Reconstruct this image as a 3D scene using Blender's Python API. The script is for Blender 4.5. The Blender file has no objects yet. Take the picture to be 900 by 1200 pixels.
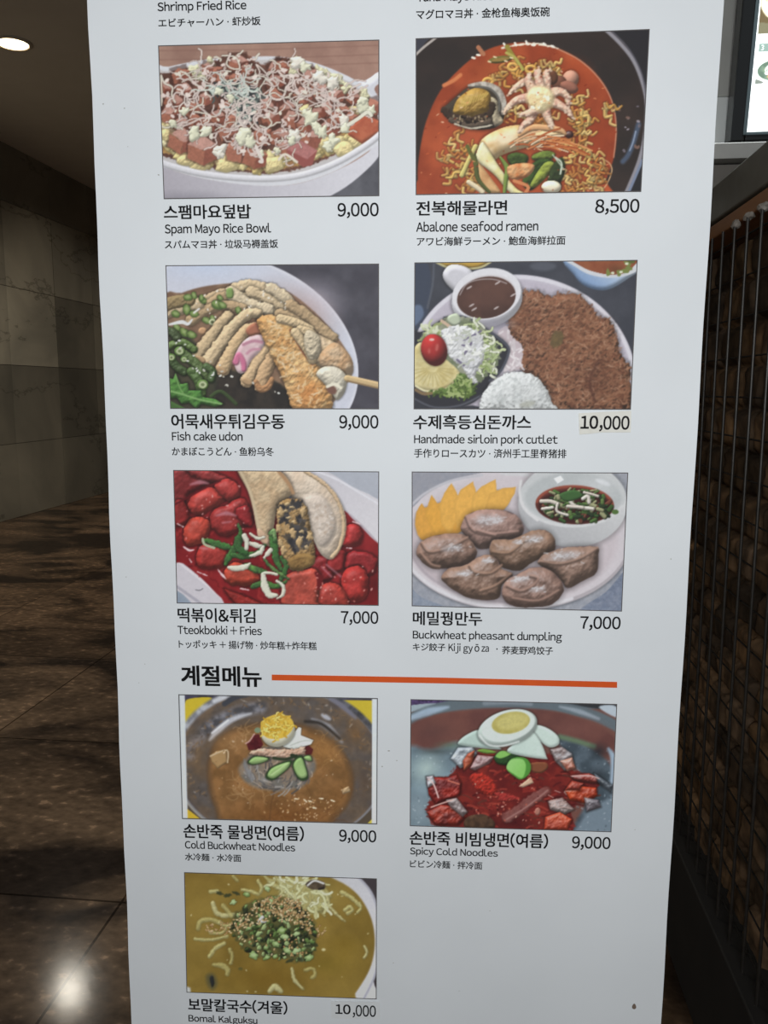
# A menu banner standing in a dim stone-floored passage, with a caged stone wall and a menu screen on the right.
import bpy, bmesh, math, random
from mathutils import Vector, Matrix

C = bpy.context.scene.collection
SC = bpy.context.scene
PI = math.pi

# ---------------------------------------------------------------- camera
EYE = Vector((0, 0, 1.45))
PITCH, YAW, FOC = math.radians(8.39), math.radians(6.41), 969.0
cam_data = bpy.data.cameras.new('camera')
cam_data.sensor_fit = 'VERTICAL'; cam_data.sensor_height = 36.0; cam_data.lens = FOC / 1200 * 36
cam_data.clip_start = .02
cam = bpy.data.objects.new('camera', cam_data); C.objects.link(cam)
cam.location = EYE; cam.rotation_euler = (PI / 2 - PITCH, 0, YAW)
SC.camera = cam
ROT = cam.rotation_euler.to_matrix()

# ---------------------------------------------------------------- world, lights, exposure
SC.view_settings.view_transform = 'Standard'; SC.view_settings.look = 'None'
SC.view_settings.gamma = 1.0; SC.view_settings.exposure = 0.0; SC.view_settings.use_curve_mapping = False
world = bpy.data.worlds.new('world'); SC.world = world; world.use_nodes = True
world.node_tree.nodes['Background'].inputs[0].default_value = (.90, .95, 1.0, 1)
world.node_tree.nodes['Background'].inputs[1].default_value = .24


def area_light(name, loc, target, sx, sy, power, color):
    l = bpy.data.lights.new(name, 'AREA'); l.shape = 'RECTANGLE'; l.size = sx; l.size_y = sy; l.energy = power; l.color = color
    o = bpy.data.objects.new(name, l); C.objects.link(o); o.location = loc
    o.rotation_euler = (Vector(target) - Vector(loc)).to_track_quat('-Z', 'Y').to_euler(); return o


# added fill panel close behind the viewer, in place of daylight from the open front
area_light('daylight_fill', (.06, -.52, 1.67), (.03, .84, 1.57), .6, .5, 15.4, (.97, .99, .99))


def at(px, py, axis, value):
    """where the line of sight of a photo point meets the world plane axis = value"""
    d = ROT @ Vector(((px - 450) / FOC, (600 - py) / FOC, -1))
    return EYE + d * ((value - EYE[axis]) / d[axis])


# ---------------------------------------------------------------- small helpers
def lin(c):
    return tuple((v / 255 / 12.92) if v / 255 <= .04045 else ((v / 255 + .055) / 1.055) ** 2.4 for v in c)


def mat(name, col, rough=.6, metal=0., spec=.5, emit=None, es=0.):
    m = bpy.data.materials.new(name); m.use_nodes = True
    b = m.node_tree.nodes['Principled BSDF']
    b.inputs['Base Color'].default_value = (*lin(col), 1); b.inputs['Roughness'].default_value = rough
    b.inputs['Metallic'].default_value = metal; b.inputs['Specular IOR Level'].default_value = spec
    if emit:
        b.inputs['Emission Color'].default_value = (*lin(emit), 1); b.inputs['Emission Strength'].default_value = es
    return m


def nodes(m):
    t = m.node_tree
    return t, t.nodes['Principled BSDF'], (lambda a, b: t.links.new(a, b))


def mottled(name, c1, c2, scale, rough=.6, bump=.0, metal=0., stretch=(1, 1, 1), rot=(0, 0, 0), detail=6, lo=.35, hi=.65, spec=.5):
    """two tones mixed by noise in object coordinates"""
    m = mat(name, c1, rough, metal, spec); t, b, L = nodes(m)
    tc = t.nodes.new('ShaderNodeTexCoord'); mp = t.nodes.new('ShaderNodeMapping')
    mp.inputs['Scale'].default_value = stretch; mp.inputs['Rotation'].default_value = rot
    n = t.nodes.new('ShaderNodeTexNoise'); n.inputs['Scale'].default_value = scale; n.inputs['Detail'].default_value = detail
    r = t.nodes.new('ShaderNodeValToRGB'); r.color_ramp.elements[0].position = lo; r.color_ramp.elements[1].position = hi
    r.color_ramp.elements[0].color = (*lin(c1), 1); r.color_ramp.elements[1].color = (*lin(c2), 1)
    L(tc.outputs['Object'], mp.inputs[0]); L(mp.outputs[0], n.inputs['Vector']); L(n.outputs[0], r.inputs[0]); L(r.outputs[0], b.inputs['Base Color'])
    if bump:
        bn = t.nodes.new('ShaderNodeBump'); bn.inputs['Strength'].default_value = bump; bn.inputs['Distance'].default_value = .01
        L(n.outputs[0], bn.inputs['Height']); L(bn.outputs[0], b.inputs['Normal'])
    return m


def vcol(name, rough=.6, spec=.4, emit=0.):
    """colour from the mesh's own 'ink' attribute"""
    m = mat(name, (200, 200, 200), rough, 0, spec); t, b, L = nodes(m)
    a = t.nodes.new('ShaderNodeAttribute'); a.attribute_name = 'ink'
    L(a.outputs['Color'], b.inputs['Base Color'])
    if emit:
        L(a.outputs['Color'], b.inputs['Emission Color']); b.inputs['Emission Strength'].default_value = emit
    return m


def obj(name, me, m, parent=None):
    if isinstance(me, bmesh.types.BMesh):
        b = me; me = bpy.data.meshes.new(name); b.normal_update(); b.to_mesh(me); b.free()
    o = bpy.data.objects.new(name, me); C.objects.link(o)
    if m: me.materials.append(m)
    if parent: o.parent = parent
    return o


def thing(name, label, cat, loc=(0, 0, 0), rz=0, group=None, parent=None):
    o = bpy.data.objects.new(name, None); C.objects.link(o); o.location = loc; o.rotation_euler = (0, 0, rz); o.empty_display_size = .05
    if label: o['label'] = label
    if cat: o['category'] = cat
    if group: o['group'] = group
    if parent: o.parent = parent
    return o


def structure(name, me, m, label=None, cat=None):
    o = obj(name, me, m); o['kind'] = 'structure'
    if label: o['label'] = label
    if cat: o['category'] = cat
    return o


def add_box(b, lo, hi, bevel=0., M=None):
    lo, hi = Vector(lo), Vector(hi)
    r = bmesh.ops.create_cube(b, size=1)
    for v in r['verts']:
        v.co = Vector((v.co[k] * (hi[k] - lo[k]) + (hi[k] + lo[k]) / 2 for k in range(3)))
    if bevel:
        e = list({e for v in r['verts'] for e in v.link_edges})
        q = bmesh.ops.bevel(b, geom=e, offset=bevel, segments=2, affect='EDGES', profile=.5); vs = {v for f in q['faces'] for v in f.verts} | {v for v in r['verts'] if v.is_valid}
    else:
        vs = r['verts']
    if M is not None:
        for v in vs: v.co = M @ v.co
    return b


def box(lo, hi, bevel=0., M=None):
    return add_box(bmesh.new(), lo, hi, bevel, M)


def add_tube(b, p0, p1, r, n=10):
    p0, p1 = Vector(p0), Vector(p1); d = p1 - p0
    q = d.to_track_quat('Z', 'Y').to_matrix().to_4x4()
    bmesh.ops.create_cone(b, cap_ends=True, segments=n, radius1=r, radius2=r, depth=d.length, matrix=Matrix.Translation((p0 + p1) / 2) @ q)
    return b


def lathe(prof, n=40):
    """closed ring surface from (radius, z) pairs"""
    b = bmesh.new(); rings = []
    for r, z in prof:
        rings.append([b.verts.new((r * math.cos(2 * PI * k / n), r * math.sin(2 * PI * k / n), z)) for k in range(n)])
    for A, B in zip(rings, rings[1:]):
        for k in range(n): b.faces.new((A[k], A[(k + 1) % n], B[(k + 1) % n], B[k]))
    return b


def grid_mesh(name, co, nx, ny, ink=None, smooth=True):
    """nx x ny vertices, rows from top to bottom"""
    import numpy as np
    me = bpy.data.meshes.new(name); nf = (nx - 1) * (ny - 1)
    i = np.arange(nx * ny).reshape(ny, nx)
    f = np.stack([i[1:, :-1], i[1:, 1:], i[:-1, 1:], i[:-1, :-1]], -1).reshape(-1)
    me.vertices.add(nx * ny); me.vertices.foreach_set('co', np.asarray(co, np.float32).reshape(-1))
    me.loops.add(nf * 4); me.loops.foreach_set('vertex_index', f.astype(np.int32))
    me.polygons.add(nf); me.polygons.foreach_set('loop_start', np.arange(nf, dtype=np.int32) * 4)
    me.polygons.foreach_set('use_smooth', np.full(nf, smooth))
    if ink is not None:
        a = me.attributes.new('ink', 'FLOAT_COLOR', 'POINT')
        a.data.foreach_set('color', np.concatenate([ink.reshape(-1, 3), np.ones((nx * ny, 1))], 1).astype(np.float32).reshape(-1))
    me.update(calc_edges=True); me.validate()
    return me
import numpy as np

# ---------------------------------------------------------------- the passage
XL, XR, YF, YB, ZC = -5.24, 3.6, -4.0, 17.0, 4.15      # left wall, right wall, open front, far end, ceiling

# floor: dark brown veined marble slabs, about a metre square
fm = mottled('dark brown marble', (46, 37, 31), (112, 90, 71), 1.3, rough=.12, bump=.08, spec=.02, stretch=(1.0, 1.6, 1), rot=(0, 0, math.radians(32)), detail=11, lo=.40, hi=.64)
t, b_, L = nodes(fm)
fm.node_tree.nodes['Noise Texture'].inputs['Distortion'].default_value = 1.1
tc = t.nodes.new('ShaderNodeTexCoord')
n2 = t.nodes.new('ShaderNodeTexNoise'); n2.inputs['Scale'].default_value = 22; n2.inputs['Detail'].default_value = 8
mp2 = t.nodes.new('ShaderNodeMapping'); mp2.inputs['Scale'].default_value = (1, 1.4, 1); mp2.inputs['Rotation'].default_value = (0, 0, .5)
L(tc.outputs['Object'], mp2.inputs[0]); L(mp2.outputs[0], n2.inputs['Vector'])
r2 = t.nodes.new('ShaderNodeValToRGB'); r2.color_ramp.elements[0].position = .3; r2.color_ramp.elements[1].position = .75
r2.color_ramp.elements[0].color = (.22, .22, .22, 1); r2.color_ramp.elements[1].color = (1.5, 1.45, 1.4, 1)
q = r2.color_ramp.elements.new(.60); q.color = (.95, .95, .95, 1)
r2.color_ramp.elements[-1].position = .70; r2.color_ramp.elements[-1].color = (2.6, 2.5, 2.4, 1)
L(n2.outputs[0], r2.inputs[0])
mx = t.nodes.new('ShaderNodeMix'); mx.data_type = 'RGBA'; mx.blend_type = 'MULTIPLY'; mx.inputs[0].default_value = .6
src = b_.inputs['Base Color'].links[0].from_socket
L(src, mx.inputs[6]); L(r2.outputs[0], mx.inputs[7])
br = t.nodes.new('ShaderNodeTexBrick'); br.offset = 0; br.inputs['Scale'].default_value = 1
br.inputs['Brick Width'].default_value = 1.03; br.inputs['Row Height'].default_value = 1.03; br.inputs['Mortar Size'].default_value = .004
br.inputs['Color1'].default_value = (1, 1, 1, 1); br.inputs['Color2'].default_value = (.62, .62, .62, 1); br.inputs['Mortar'].default_value = (.25, .23, .2, 1)
mp3 = t.nodes.new('ShaderNodeMapping'); mp3.inputs['Location'].default_value = (.99, -.02, 0); L(tc.outputs['Object'], mp3.inputs[0]); L(mp3.outputs[0], br.inputs['Vector'])
mx2 = t.nodes.new('ShaderNodeMix'); mx2.data_type = 'RGBA'; mx2.blend_type = 'MULTIPLY'; mx2.inputs[0].default_value = 1
L(mx.outputs[2], mx2.inputs[6]); L(br.outputs['Color'], mx2.inputs[7]); L(mx2.outputs[2], b_.inputs['Base Color'])
structure('floor', box((XL - .1, YF, -.1), (XR + .1, YB + .1, 0)), fm, 'dark brown veined marble floor of large square slabs', 'floor')

structure('ceiling', box((XL - .1, YF, ZC), (XR + .1, YB + .1, ZC + .1)), mottled('brown grey ceiling paint', (226, 219, 208), (230, 223, 212), 3, rough=.9),
          'plain brownish grey ceiling', 'ceiling')
wallm = mottled('grey wall plaster', (104, 99, 90), (124, 118, 106), 1.2, rough=.8)
structure('wall_back', box((XL - .1, YB, 0), (XR + .1, YB + .1, ZC)), wallm, 'dark far end wall of the passage', 'wall')
structure('wall_right', box((XR, YF, 0), (XR + .1, YB + .1, ZC)), wallm, 'plain grey wall behind the shop counter', 'wall')

# left wall: grey marble slabs of slightly different tone, the lower rows shaded by colour, each slab a raised face of the wall
wm = vcol('grey marble slabs', rough=.42); t, b_, L = nodes(wm)
tc = t.nodes.new('ShaderNodeTexCoord'); nz = t.nodes.new('ShaderNodeTexNoise'); nz.inputs['Scale'].default_value = .9; nz.inputs['Detail'].default_value = 8; nz.inputs['Distortion'].default_value = .8
L(tc.outputs['Object'], nz.inputs['Vector'])
rp = t.nodes.new('ShaderNodeValToRGB'); rp.color_ramp.elements[0].position = .3; rp.color_ramp.elements[1].position = .7
rp.color_ramp.elements[0].color = (.62, .62, .60, 1); rp.color_ramp.elements[1].color = (1.15, 1.12, 1.05, 1); L(nz.outputs[0], rp.inputs[0])
vn = t.nodes.new('ShaderNodeTexNoise'); vn.inputs['Scale'].default_value = .35; vn.inputs['Detail'].default_value = 7; vn.inputs['Roughness'].default_value = .65
mpv = t.nodes.new('ShaderNodeMapping'); mpv.inputs['Scale'].default_value = (1, .6, 1.5); mpv.inputs['Location'].default_value = (0, .4, .3); L(tc.outputs['Object'], mpv.inputs[0]); L(mpv.outputs[0], vn.inputs['Vector'])
rv = t.nodes.new('ShaderNodeValToRGB'); e = rv.color_ramp.elements; e[0].position = .492; e[1].position = .508; e[0].color = (1, 1, 1, 1); e[1].color = (1, 1, 1, 1)
q = e.new(.5); q.color = (.55, .55, .53, 1); L(vn.outputs[0], rv.inputs[0])
m1 = t.nodes.new('ShaderNodeMix'); m1.data_type = 'RGBA'; m1.blend_type = 'MULTIPLY'; m1.inputs[0].default_value = 1
m2 = t.nodes.new('ShaderNodeMix'); m2.data_type = 'RGBA'; m2.blend_type = 'MULTIPLY'; m2.inputs[0].default_value = 1
src = b_.inputs['Base Color'].links[0].from_socket
L(src, m1.inputs[6]); L(rp.outputs[0], m1.inputs[7]); L(m1.outputs[2], m2.inputs[6]); L(rv.outputs[0], m2.inputs[7]); L(m2.outputs[2], b_.inputs['Base Color'])
wb = bmesh.new(); lay = wb.verts.layers.float_color.new('ink')


def tinted_box(lo, hi, c):
    n0 = set(wb.verts); add_box(wb, lo, hi)
    for v in wb.verts:
        if v not in n0: v[lay] = (*lin(c), 1)


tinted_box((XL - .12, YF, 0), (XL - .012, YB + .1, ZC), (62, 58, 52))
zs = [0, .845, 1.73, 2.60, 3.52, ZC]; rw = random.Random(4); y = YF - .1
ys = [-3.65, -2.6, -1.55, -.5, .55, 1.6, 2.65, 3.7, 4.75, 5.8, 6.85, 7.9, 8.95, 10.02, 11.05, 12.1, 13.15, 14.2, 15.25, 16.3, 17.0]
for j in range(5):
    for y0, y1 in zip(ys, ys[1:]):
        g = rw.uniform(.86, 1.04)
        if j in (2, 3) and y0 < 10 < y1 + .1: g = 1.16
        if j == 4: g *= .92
        if j < 2: g *= .80  # lower rows darker: the lamp's falloff down the wall put into the tint
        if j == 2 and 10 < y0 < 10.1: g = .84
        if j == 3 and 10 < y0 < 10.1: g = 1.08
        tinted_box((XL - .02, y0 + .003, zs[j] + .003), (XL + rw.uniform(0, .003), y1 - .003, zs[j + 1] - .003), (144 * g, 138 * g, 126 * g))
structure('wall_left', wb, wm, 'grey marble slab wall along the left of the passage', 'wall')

# ---------------------------------------------------------------- ceiling lamps
LAMPCOL = (1, .93, .80)
DIM = mat('white painted lamp rim', (196, 186, 170), .5)
LAMP = mat('lit lamp lens', (255, 240, 214), .5, emit=(255, 226, 178), es=7)


def downlight(x, y, label, power):
    t = thing('ceiling_light', label, 'ceiling light', (x, y, ZC), group='round ceiling downlights')
    obj('rim', lathe([(.118, 0.002), (.148, 0.0), (.150, -.006), (.140, -.014), (.122, -.016), (.116, -.010), (.118, .002)], 48), DIM, t)
    obj('lens', lathe([(.0005, -.012), (.06, -.0118), (.118, -.010), (.118, -.004), (.0005, -.004)], 48), LAMP, t)
    l = bpy.data.lights.new('ceiling_light_lamp', 'SPOT'); l.energy = power; l.color = LAMPCOL; l.spot_size = math.radians(150); l.spot_blend = .7; l.shadow_soft_size = .11
    lo = bpy.data.objects.new('ceiling_light_lamp', l); C.objects.link(lo); lo.parent = t; lo.location = (0, 0, -.05)
    return t


p = at(15, 50, 2, ZC)
downlight(p.x, p.y, 'bright round downlight in the brown ceiling, upper left of the banner', 430)


def fill_lamp(x, y, power, color=LAMPCOL):
    """unseen fill lamps added under the ceiling: only their light, no fixtures"""
    l = bpy.data.lights.new('fill_lamp', 'SPOT'); l.energy = power; l.color = color; l.spot_size = math.radians(150); l.spot_blend = .7; l.shadow_soft_size = .11
    o = bpy.data.objects.new('fill_lamp', l); C.objects.link(o); o.location = (x, y, ZC - .05)


for x, y, w in ((p.x, p.y + 3.2, 40), (p.x, p.y + 6.4, 80), (p.x + 3.2, p.y + 3.2, 120), (p.x + 3.2, p.y + 6.4, 150)):
    fill_lamp(x, y, w)  # fill light only, added deeper along the passage
fill_lamp(1.2, 1.1, 560, (.92, 1, 1))            # whiter unseen lamp, added on the shop side to brighten post and ledge
# ---------------------------------------------------------------- printing of the menu pictures
# The dishes on the menu are flat ink on a flat sheet.  Each picture is a fine mesh lying on the
# sheet; its ink colour per vertex is drawn here with plain 2-D shapes (numpy only).
import numpy as np


def hash2(ix, iy, seed):
    n = (ix.astype(np.int64) * 374761393 + iy.astype(np.int64) * 668265263 + int(seed) * 974634217) & 0x7fffffff
    n = ((n ^ (n >> 13)) * 1274126177) & 0x7fffffff
    return ((n ^ (n >> 16)) & 0xffff) / 65535.0


def noise(X, Y, s, seed=0, octv=3):
    out = 0; amp = 1; tot = 0
    for k in range(octv):
        x = X / s; y = Y / s
        ix = np.floor(x); iy = np.floor(y); fx = x - ix; fy = y - iy
        fx = fx * fx * (3 - 2 * fx); fy = fy * fy * (3 - 2 * fy)
        a = hash2(ix, iy, seed + k); b = hash2(ix + 1, iy, seed + k)
        c = hash2(ix, iy + 1, seed + k); d = hash2(ix + 1, iy + 1, seed + k)
        out = out + amp * ((a * (1 - fx) + b * fx) * (1 - fy) + (c * (1 - fx) + d * fx) * fy)
        tot += amp; amp *= .55; s = s / 2.03
    return out / tot


def catmull(p, closed=True, n=5):
    p = np.asarray(p, float); m = len(p); out = []
    rng = range(m) if closed else range(m - 1)
    for i in rng:
        if closed:
            a, b, c, d = p[(i - 1) % m], p[i], p[(i + 1) % m], p[(i + 2) % m]
        else:
            a, b, c, d = p[max(i - 1, 0)], p[i], p[i + 1], p[min(i + 2, m - 1)]
        for t in np.arange(n) / n:
            out.append(.5 * (2 * b + (c - a) * t + (2 * a - 5 * b + 4 * c - d) * t * t + (3 * b - a - 3 * c + d) * t ** 3))
    if not closed:
        out.append(p[-1])
    return np.array(out)


def ring(cx, cy, rx, ry, rot=0, n=28, jit=0, rnd=None, a0=0, a1=360):
    out = []
    cr, sr = math.cos(math.radians(rot)), math.sin(math.radians(rot))
    full = abs(a1 - a0) >= 360
    for i in range(n):
        a = math.radians(a0 + (a1 - a0) * i / (n if full else n - 1))
        k = 1 + (rnd.uniform(-jit, jit) if rnd else 0)
        x, y = rx * k * math.cos(a), ry * k * math.sin(a)
        out.append((cx + x * cr - y * sr, cy + x * sr + y * cr))
    return out


class Print:
    """quad: the four corners of the picture (TL TR BR BL); everything is drawn in those units."""
    def __init__(self, quad, nx, ny, base, seed=1):
        (x0, y0), (x1, y1), (x2, y2), (x3, y3) = quad
        u, v = np.meshgrid(np.linspace(0, 1, nx), np.linspace(0, 1, ny))
        self.X = (x0 * (1 - u) + x1 * u) * (1 - v) + (x3 * (1 - u) + x2 * u) * v
        self.Y = (y0 * (1 - u) + y1 * u) * (1 - v) + (y3 * (1 - u) + y2 * u) * v
        self.rgb = np.zeros((ny, nx, 3)); self.rgb[:] = base
        self.nx, self.ny = nx, ny
        self.du = abs(x1 - x0) / (nx - 1); self.dv = abs(y3 - y0) / (ny - 1)
        self.xr, self.yr = (min(x0, x3), max(x1, x2)), (min(y0, y1), max(y2, y3))
        self.rnd = random.Random(seed)

    def _win(self, lo, hi):
        i0 = int((lo[0] - self.xr[1] + self.du * (self.nx - 1)) / self.du) - 6
        i1 = int((hi[0] - self.xr[0]) / self.du) + 8
        j0 = int((lo[1] - self.yr[1] + self.dv * (self.ny - 1)) / self.dv) - 8
        j1 = int((hi[1] - self.yr[0]) / self.dv) + 10
        i0, i1, j0, j1 = max(i0, 0), min(i1, self.nx), max(j0, 0), min(j1, self.ny)
        return None if i1 - i0 < 2 or j1 - j0 < 2 else (slice(j0, j1), slice(i0, i1))

    def _sd_poly(self, X, Y, p):
        d = np.full(X.shape, 1e9); ins = np.zeros(X.shape, bool)
        q = np.roll(p, -1, 0)
        for (ax, ay), (bx, by) in zip(p, q):
            ex, ey = bx - ax, by - ay
            wx, wy = X - ax, Y - ay
            t = np.clip((wx * ex + wy * ey) / (ex * ex + ey * ey + 1e-9), 0, 1)
            d = np.minimum(d, (wx - ex * t) ** 2 + (wy - ey * t) ** 2)
            if by != ay:
                ins ^= ((ay > Y) != (by > Y)) & (X < ex * (Y - ay) / (by - ay) + ax)
        d = np.sqrt(d)
        return np.where(ins, d, -d)

    def _sd_line(self, X, Y, p, w):
        d = np.full(X.shape, -1e9)
        for k in range(len(p) - 1):
            (ax, ay), (bx, by) = p[k], p[k + 1]
            ex, ey = bx - ax, by - ay
            wx, wy = X - ax, Y - ay
            t = np.clip((wx * ex + wy * ey) / (ex * ex + ey * ey + 1e-9), 0, 1)
            d = np.maximum(d, w[k] + (w[k + 1] - w[k]) * t - np.sqrt((wx - ex * t) ** 2 + (wy - ey * t) ** 2))
        return d

    def _put(self, win, X, Y, sd, col, a=1., soft=1.6, R=0, amb=.6, bump=0, bs=12, spec=0, pw=14, scol=(255, 255, 255),
             tex=0, ts=18, col2=None, grad=None, shadow=None, L=(-.35, -.7, .62), edge=None, wob=0, ws=10):
        """sd > 0 is inside.  col/col2 blend by noise (tex adds grain), grad = (dx, dy, colour) blends along a direction."""
        if wob:
            sd = sd + wob * (noise(X, Y, ws, self.rnd.randint(0, 9999), 2) - .5) * 2
        T = self.rgb[win]
        if shadow:
            blur, sa = shadow
            s = np.clip((sd + blur) / blur, 0, 1)[..., None] ** 1.5 * sa
            T[:] = T * (1 - s)
        al = np.clip(sd / soft + .5, 0, 1) * a
        C = np.zeros(X.shape + (3,)); C[:] = col
        sdn = self.rnd.randint(0, 9999)
        if col2 is not None:
            k = np.clip((noise(X, Y, ts, sdn, 3) - .5) * 2.6 + .5, 0, 1)[..., None]
            C = C * (1 - k) + np.array(col2, float) * k
        if grad is not None:
            (gx0, gy0), (gx1, gy1), gc = grad
            ll = (gx1 - gx0) ** 2 + (gy1 - gy0) ** 2
            k = np.clip(((X - gx0) * (gx1 - gx0) + (Y - gy0) * (gy1 - gy0)) / ll, 0, 1)[..., None]
            C = C * (1 - k) + np.array(gc, float) * k
        if tex:
            C = C * (1 + tex * (noise(X, Y, max(ts / 3, 3), sdn + 7, 2) - .5) * 2)[..., None]
        if R:
            q = 1 - np.clip(sd, 0, R) / R
            h = R * np.sqrt(np.clip(1 - q * q, 0, 1))
            if bump:
                h = h + bump * (noise(X, Y, bs, sdn + 3, 3) - .5) * 2
            gy, gx = np.gradient(h, self.dv, self.du)
            gx = np.clip(gx, -2.2, 2.2); gy = np.clip(gy, -2.2, 2.2)
            nn = np.sqrt(gx * gx + gy * gy + 1)
            ln = math.sqrt(sum(c * c for c in L))
            dif = (-gx * L[0] - gy * L[1] + L[2]) / nn / ln
            C = C * (amb + (1 - amb) * np.clip(dif, 0, 1) * ln / L[2])[..., None]
            if spec:
                hx, hy, hz = L[0] / ln, L[1] / ln, L[2] / ln + 1
                hl = math.sqrt(hx * hx + hy * hy + hz * hz)
                sp = np.clip((-gx * hx - gy * hy + hz) / nn / hl, 0, 1) ** pw * spec
                sp = np.clip(sp, 0, 1)[..., None]
                C = C * (1 - sp) + np.array(scol, float) * sp
        if edge is not None:
            ec, ew = edge
            k = np.clip(1 - sd / ew, 0, 1)[..., None]
            C = C * (1 - k) + np.array(ec, float) * k
        T[:] = T * (1 - al[..., None]) + C * al[..., None]

    def blob(self, pts, col, smooth=True, n=4, **k):
        p = catmull(pts, True, n) if smooth else np.asarray(pts, float)
        m = (k.get('shadow') or (0, 0))[0] + k.get('wob', 0) + 4
        w = self._win(p.min(0) - m, p.max(0) + m)
        if w is None: return
        X, Y = self.X[w], self.Y[w]
        self._put(w, X, Y, self._sd_poly(X, Y, p), col, **k)

    def line(self, pts, w, col, smooth=True, n=5, **k):
        if np.isscalar(w): w = [w] * len(pts)
        p = catmull(pts, False, n) if smooth and len(pts) > 2 else np.asarray(pts, float)
        w = np.interp(np.linspace(0, 1, len(p)), np.linspace(0, 1, len(w)), w)
        m = (k.get('shadow') or (0, 0))[0] + max(w) + k.get('wob', 0) + 4
        win = self._win(p.min(0) - m, p.max(0) + m)
        if win is None: return
        X, Y = self.X[win], self.Y[win]
        self._put(win, X, Y, self._sd_line(X, Y, p, w), col, **k)

    def oval(self, cx, cy, rx, ry, rot=0, col=(0, 0, 0), jit=0, n=14, **k):
        self.blob(ring(cx, cy, rx, ry, rot, n, jit, self.rnd), col, n=3, **k)

    def all(self, **k):
        w = (slice(0, self.ny), slice(0, self.nx))
        self._put(w, self.X, self.Y, np.full(self.X.shape, 99.), **k)

    def soft(self, cx, cy, rx, ry, col, a=.6, rot=0):
        """soft round tint"""
        w = self._win(np.array((cx - max(rx, ry), cy - max(rx, ry))), np.array((cx + max(rx, ry), cy + max(rx, ry))))
        if w is None: return
        X, Y = self.X[w] - cx, self.Y[w] - cy
        c, s = math.cos(math.radians(rot)), math.sin(math.radians(rot))
        r = np.sqrt(((X * c + Y * s) / rx) ** 2 + ((-X * s + Y * c) / ry) ** 2)
        al = (np.clip(1 - r, 0, 1) ** 1.3 * a)[..., None]
        self.rgb[w] = self.rgb[w] * (1 - al) + np.array(col, float) * al

    def inside(self, poly, n):
        p = np.asarray(poly, float); out = []
        lo, hi = p.min(0), p.max(0); guard = 0
        while len(out) < n and guard < n * 60:
            guard += 1
            x, y = self.rnd.uniform(lo[0], hi[0]), self.rnd.uniform(lo[1], hi[1]); ins = False
            for (ax, ay), (bx, by) in zip(p, np.roll(p, -1, 0)):
                if (ay > y) != (by > y) and x < (bx - ax) * (y - ay) / (by - ay) + ax: ins = not ins
            if ins: out.append((x, y))
        return out

    def squiggles(self, poly, n, step, w, cols, turn=1.0, segs=7, **k):
        for (x, y) in self.inside(poly, n):
            a = self.rnd.uniform(0, 6.28); pts = [(x, y)]
            for _ in range(segs):
                a += self.rnd.uniform(-turn, turn)
                x += step * math.cos(a); y += step * math.sin(a) * .8
                pts.append((x, y))
            self.line(pts, w * self.rnd.uniform(.75, 1.25), self.rnd.choice(cols), n=3, **k)

    def flecks(self, poly, n, r, cols, el=1.6, a=1., **k):
        for (x, y) in self.inside(poly, n):
            s = r * self.rnd.uniform(.6, 1.3)
            self.oval(x, y, s * el, s, self.rnd.uniform(0, 180), self.rnd.choice(cols), n=7, a=a, **k)

    def cube(self, x, y, s, rot, top, front, side, **k):
        """a diced cube seen from above front"""
        c, sn = math.cos(math.radians(rot)), math.sin(math.radians(rot))
        f = lambda px, py: (x + s * (px * c - py * sn), y + s * (px * sn + py * c))
        self.blob([f(-.62, -.55), f(.5, -.62), f(.66, .5), f(.1, .72), f(-.6, .5)], tuple(v * .45 for v in side), smooth=False, soft=6, wob=3, a=.55)
        self.blob([f(-.55, -.1), f(.12, .1), f(.1, .66), f(-.52, .45)], front, smooth=False, soft=4, wob=4, ws=14, **k)
        self.blob([f(.12, .1), f(.6, -.16), f(.6, .4), f(.1, .66)], side, smooth=False, soft=4, wob=4, ws=14, **k)
        self.blob([f(-.55, -.1), f(-.05, -.5), f(.6, -.16), f(.12, .1)], top, smooth=False, soft=4, wob=4, ws=14, **k)
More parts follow.
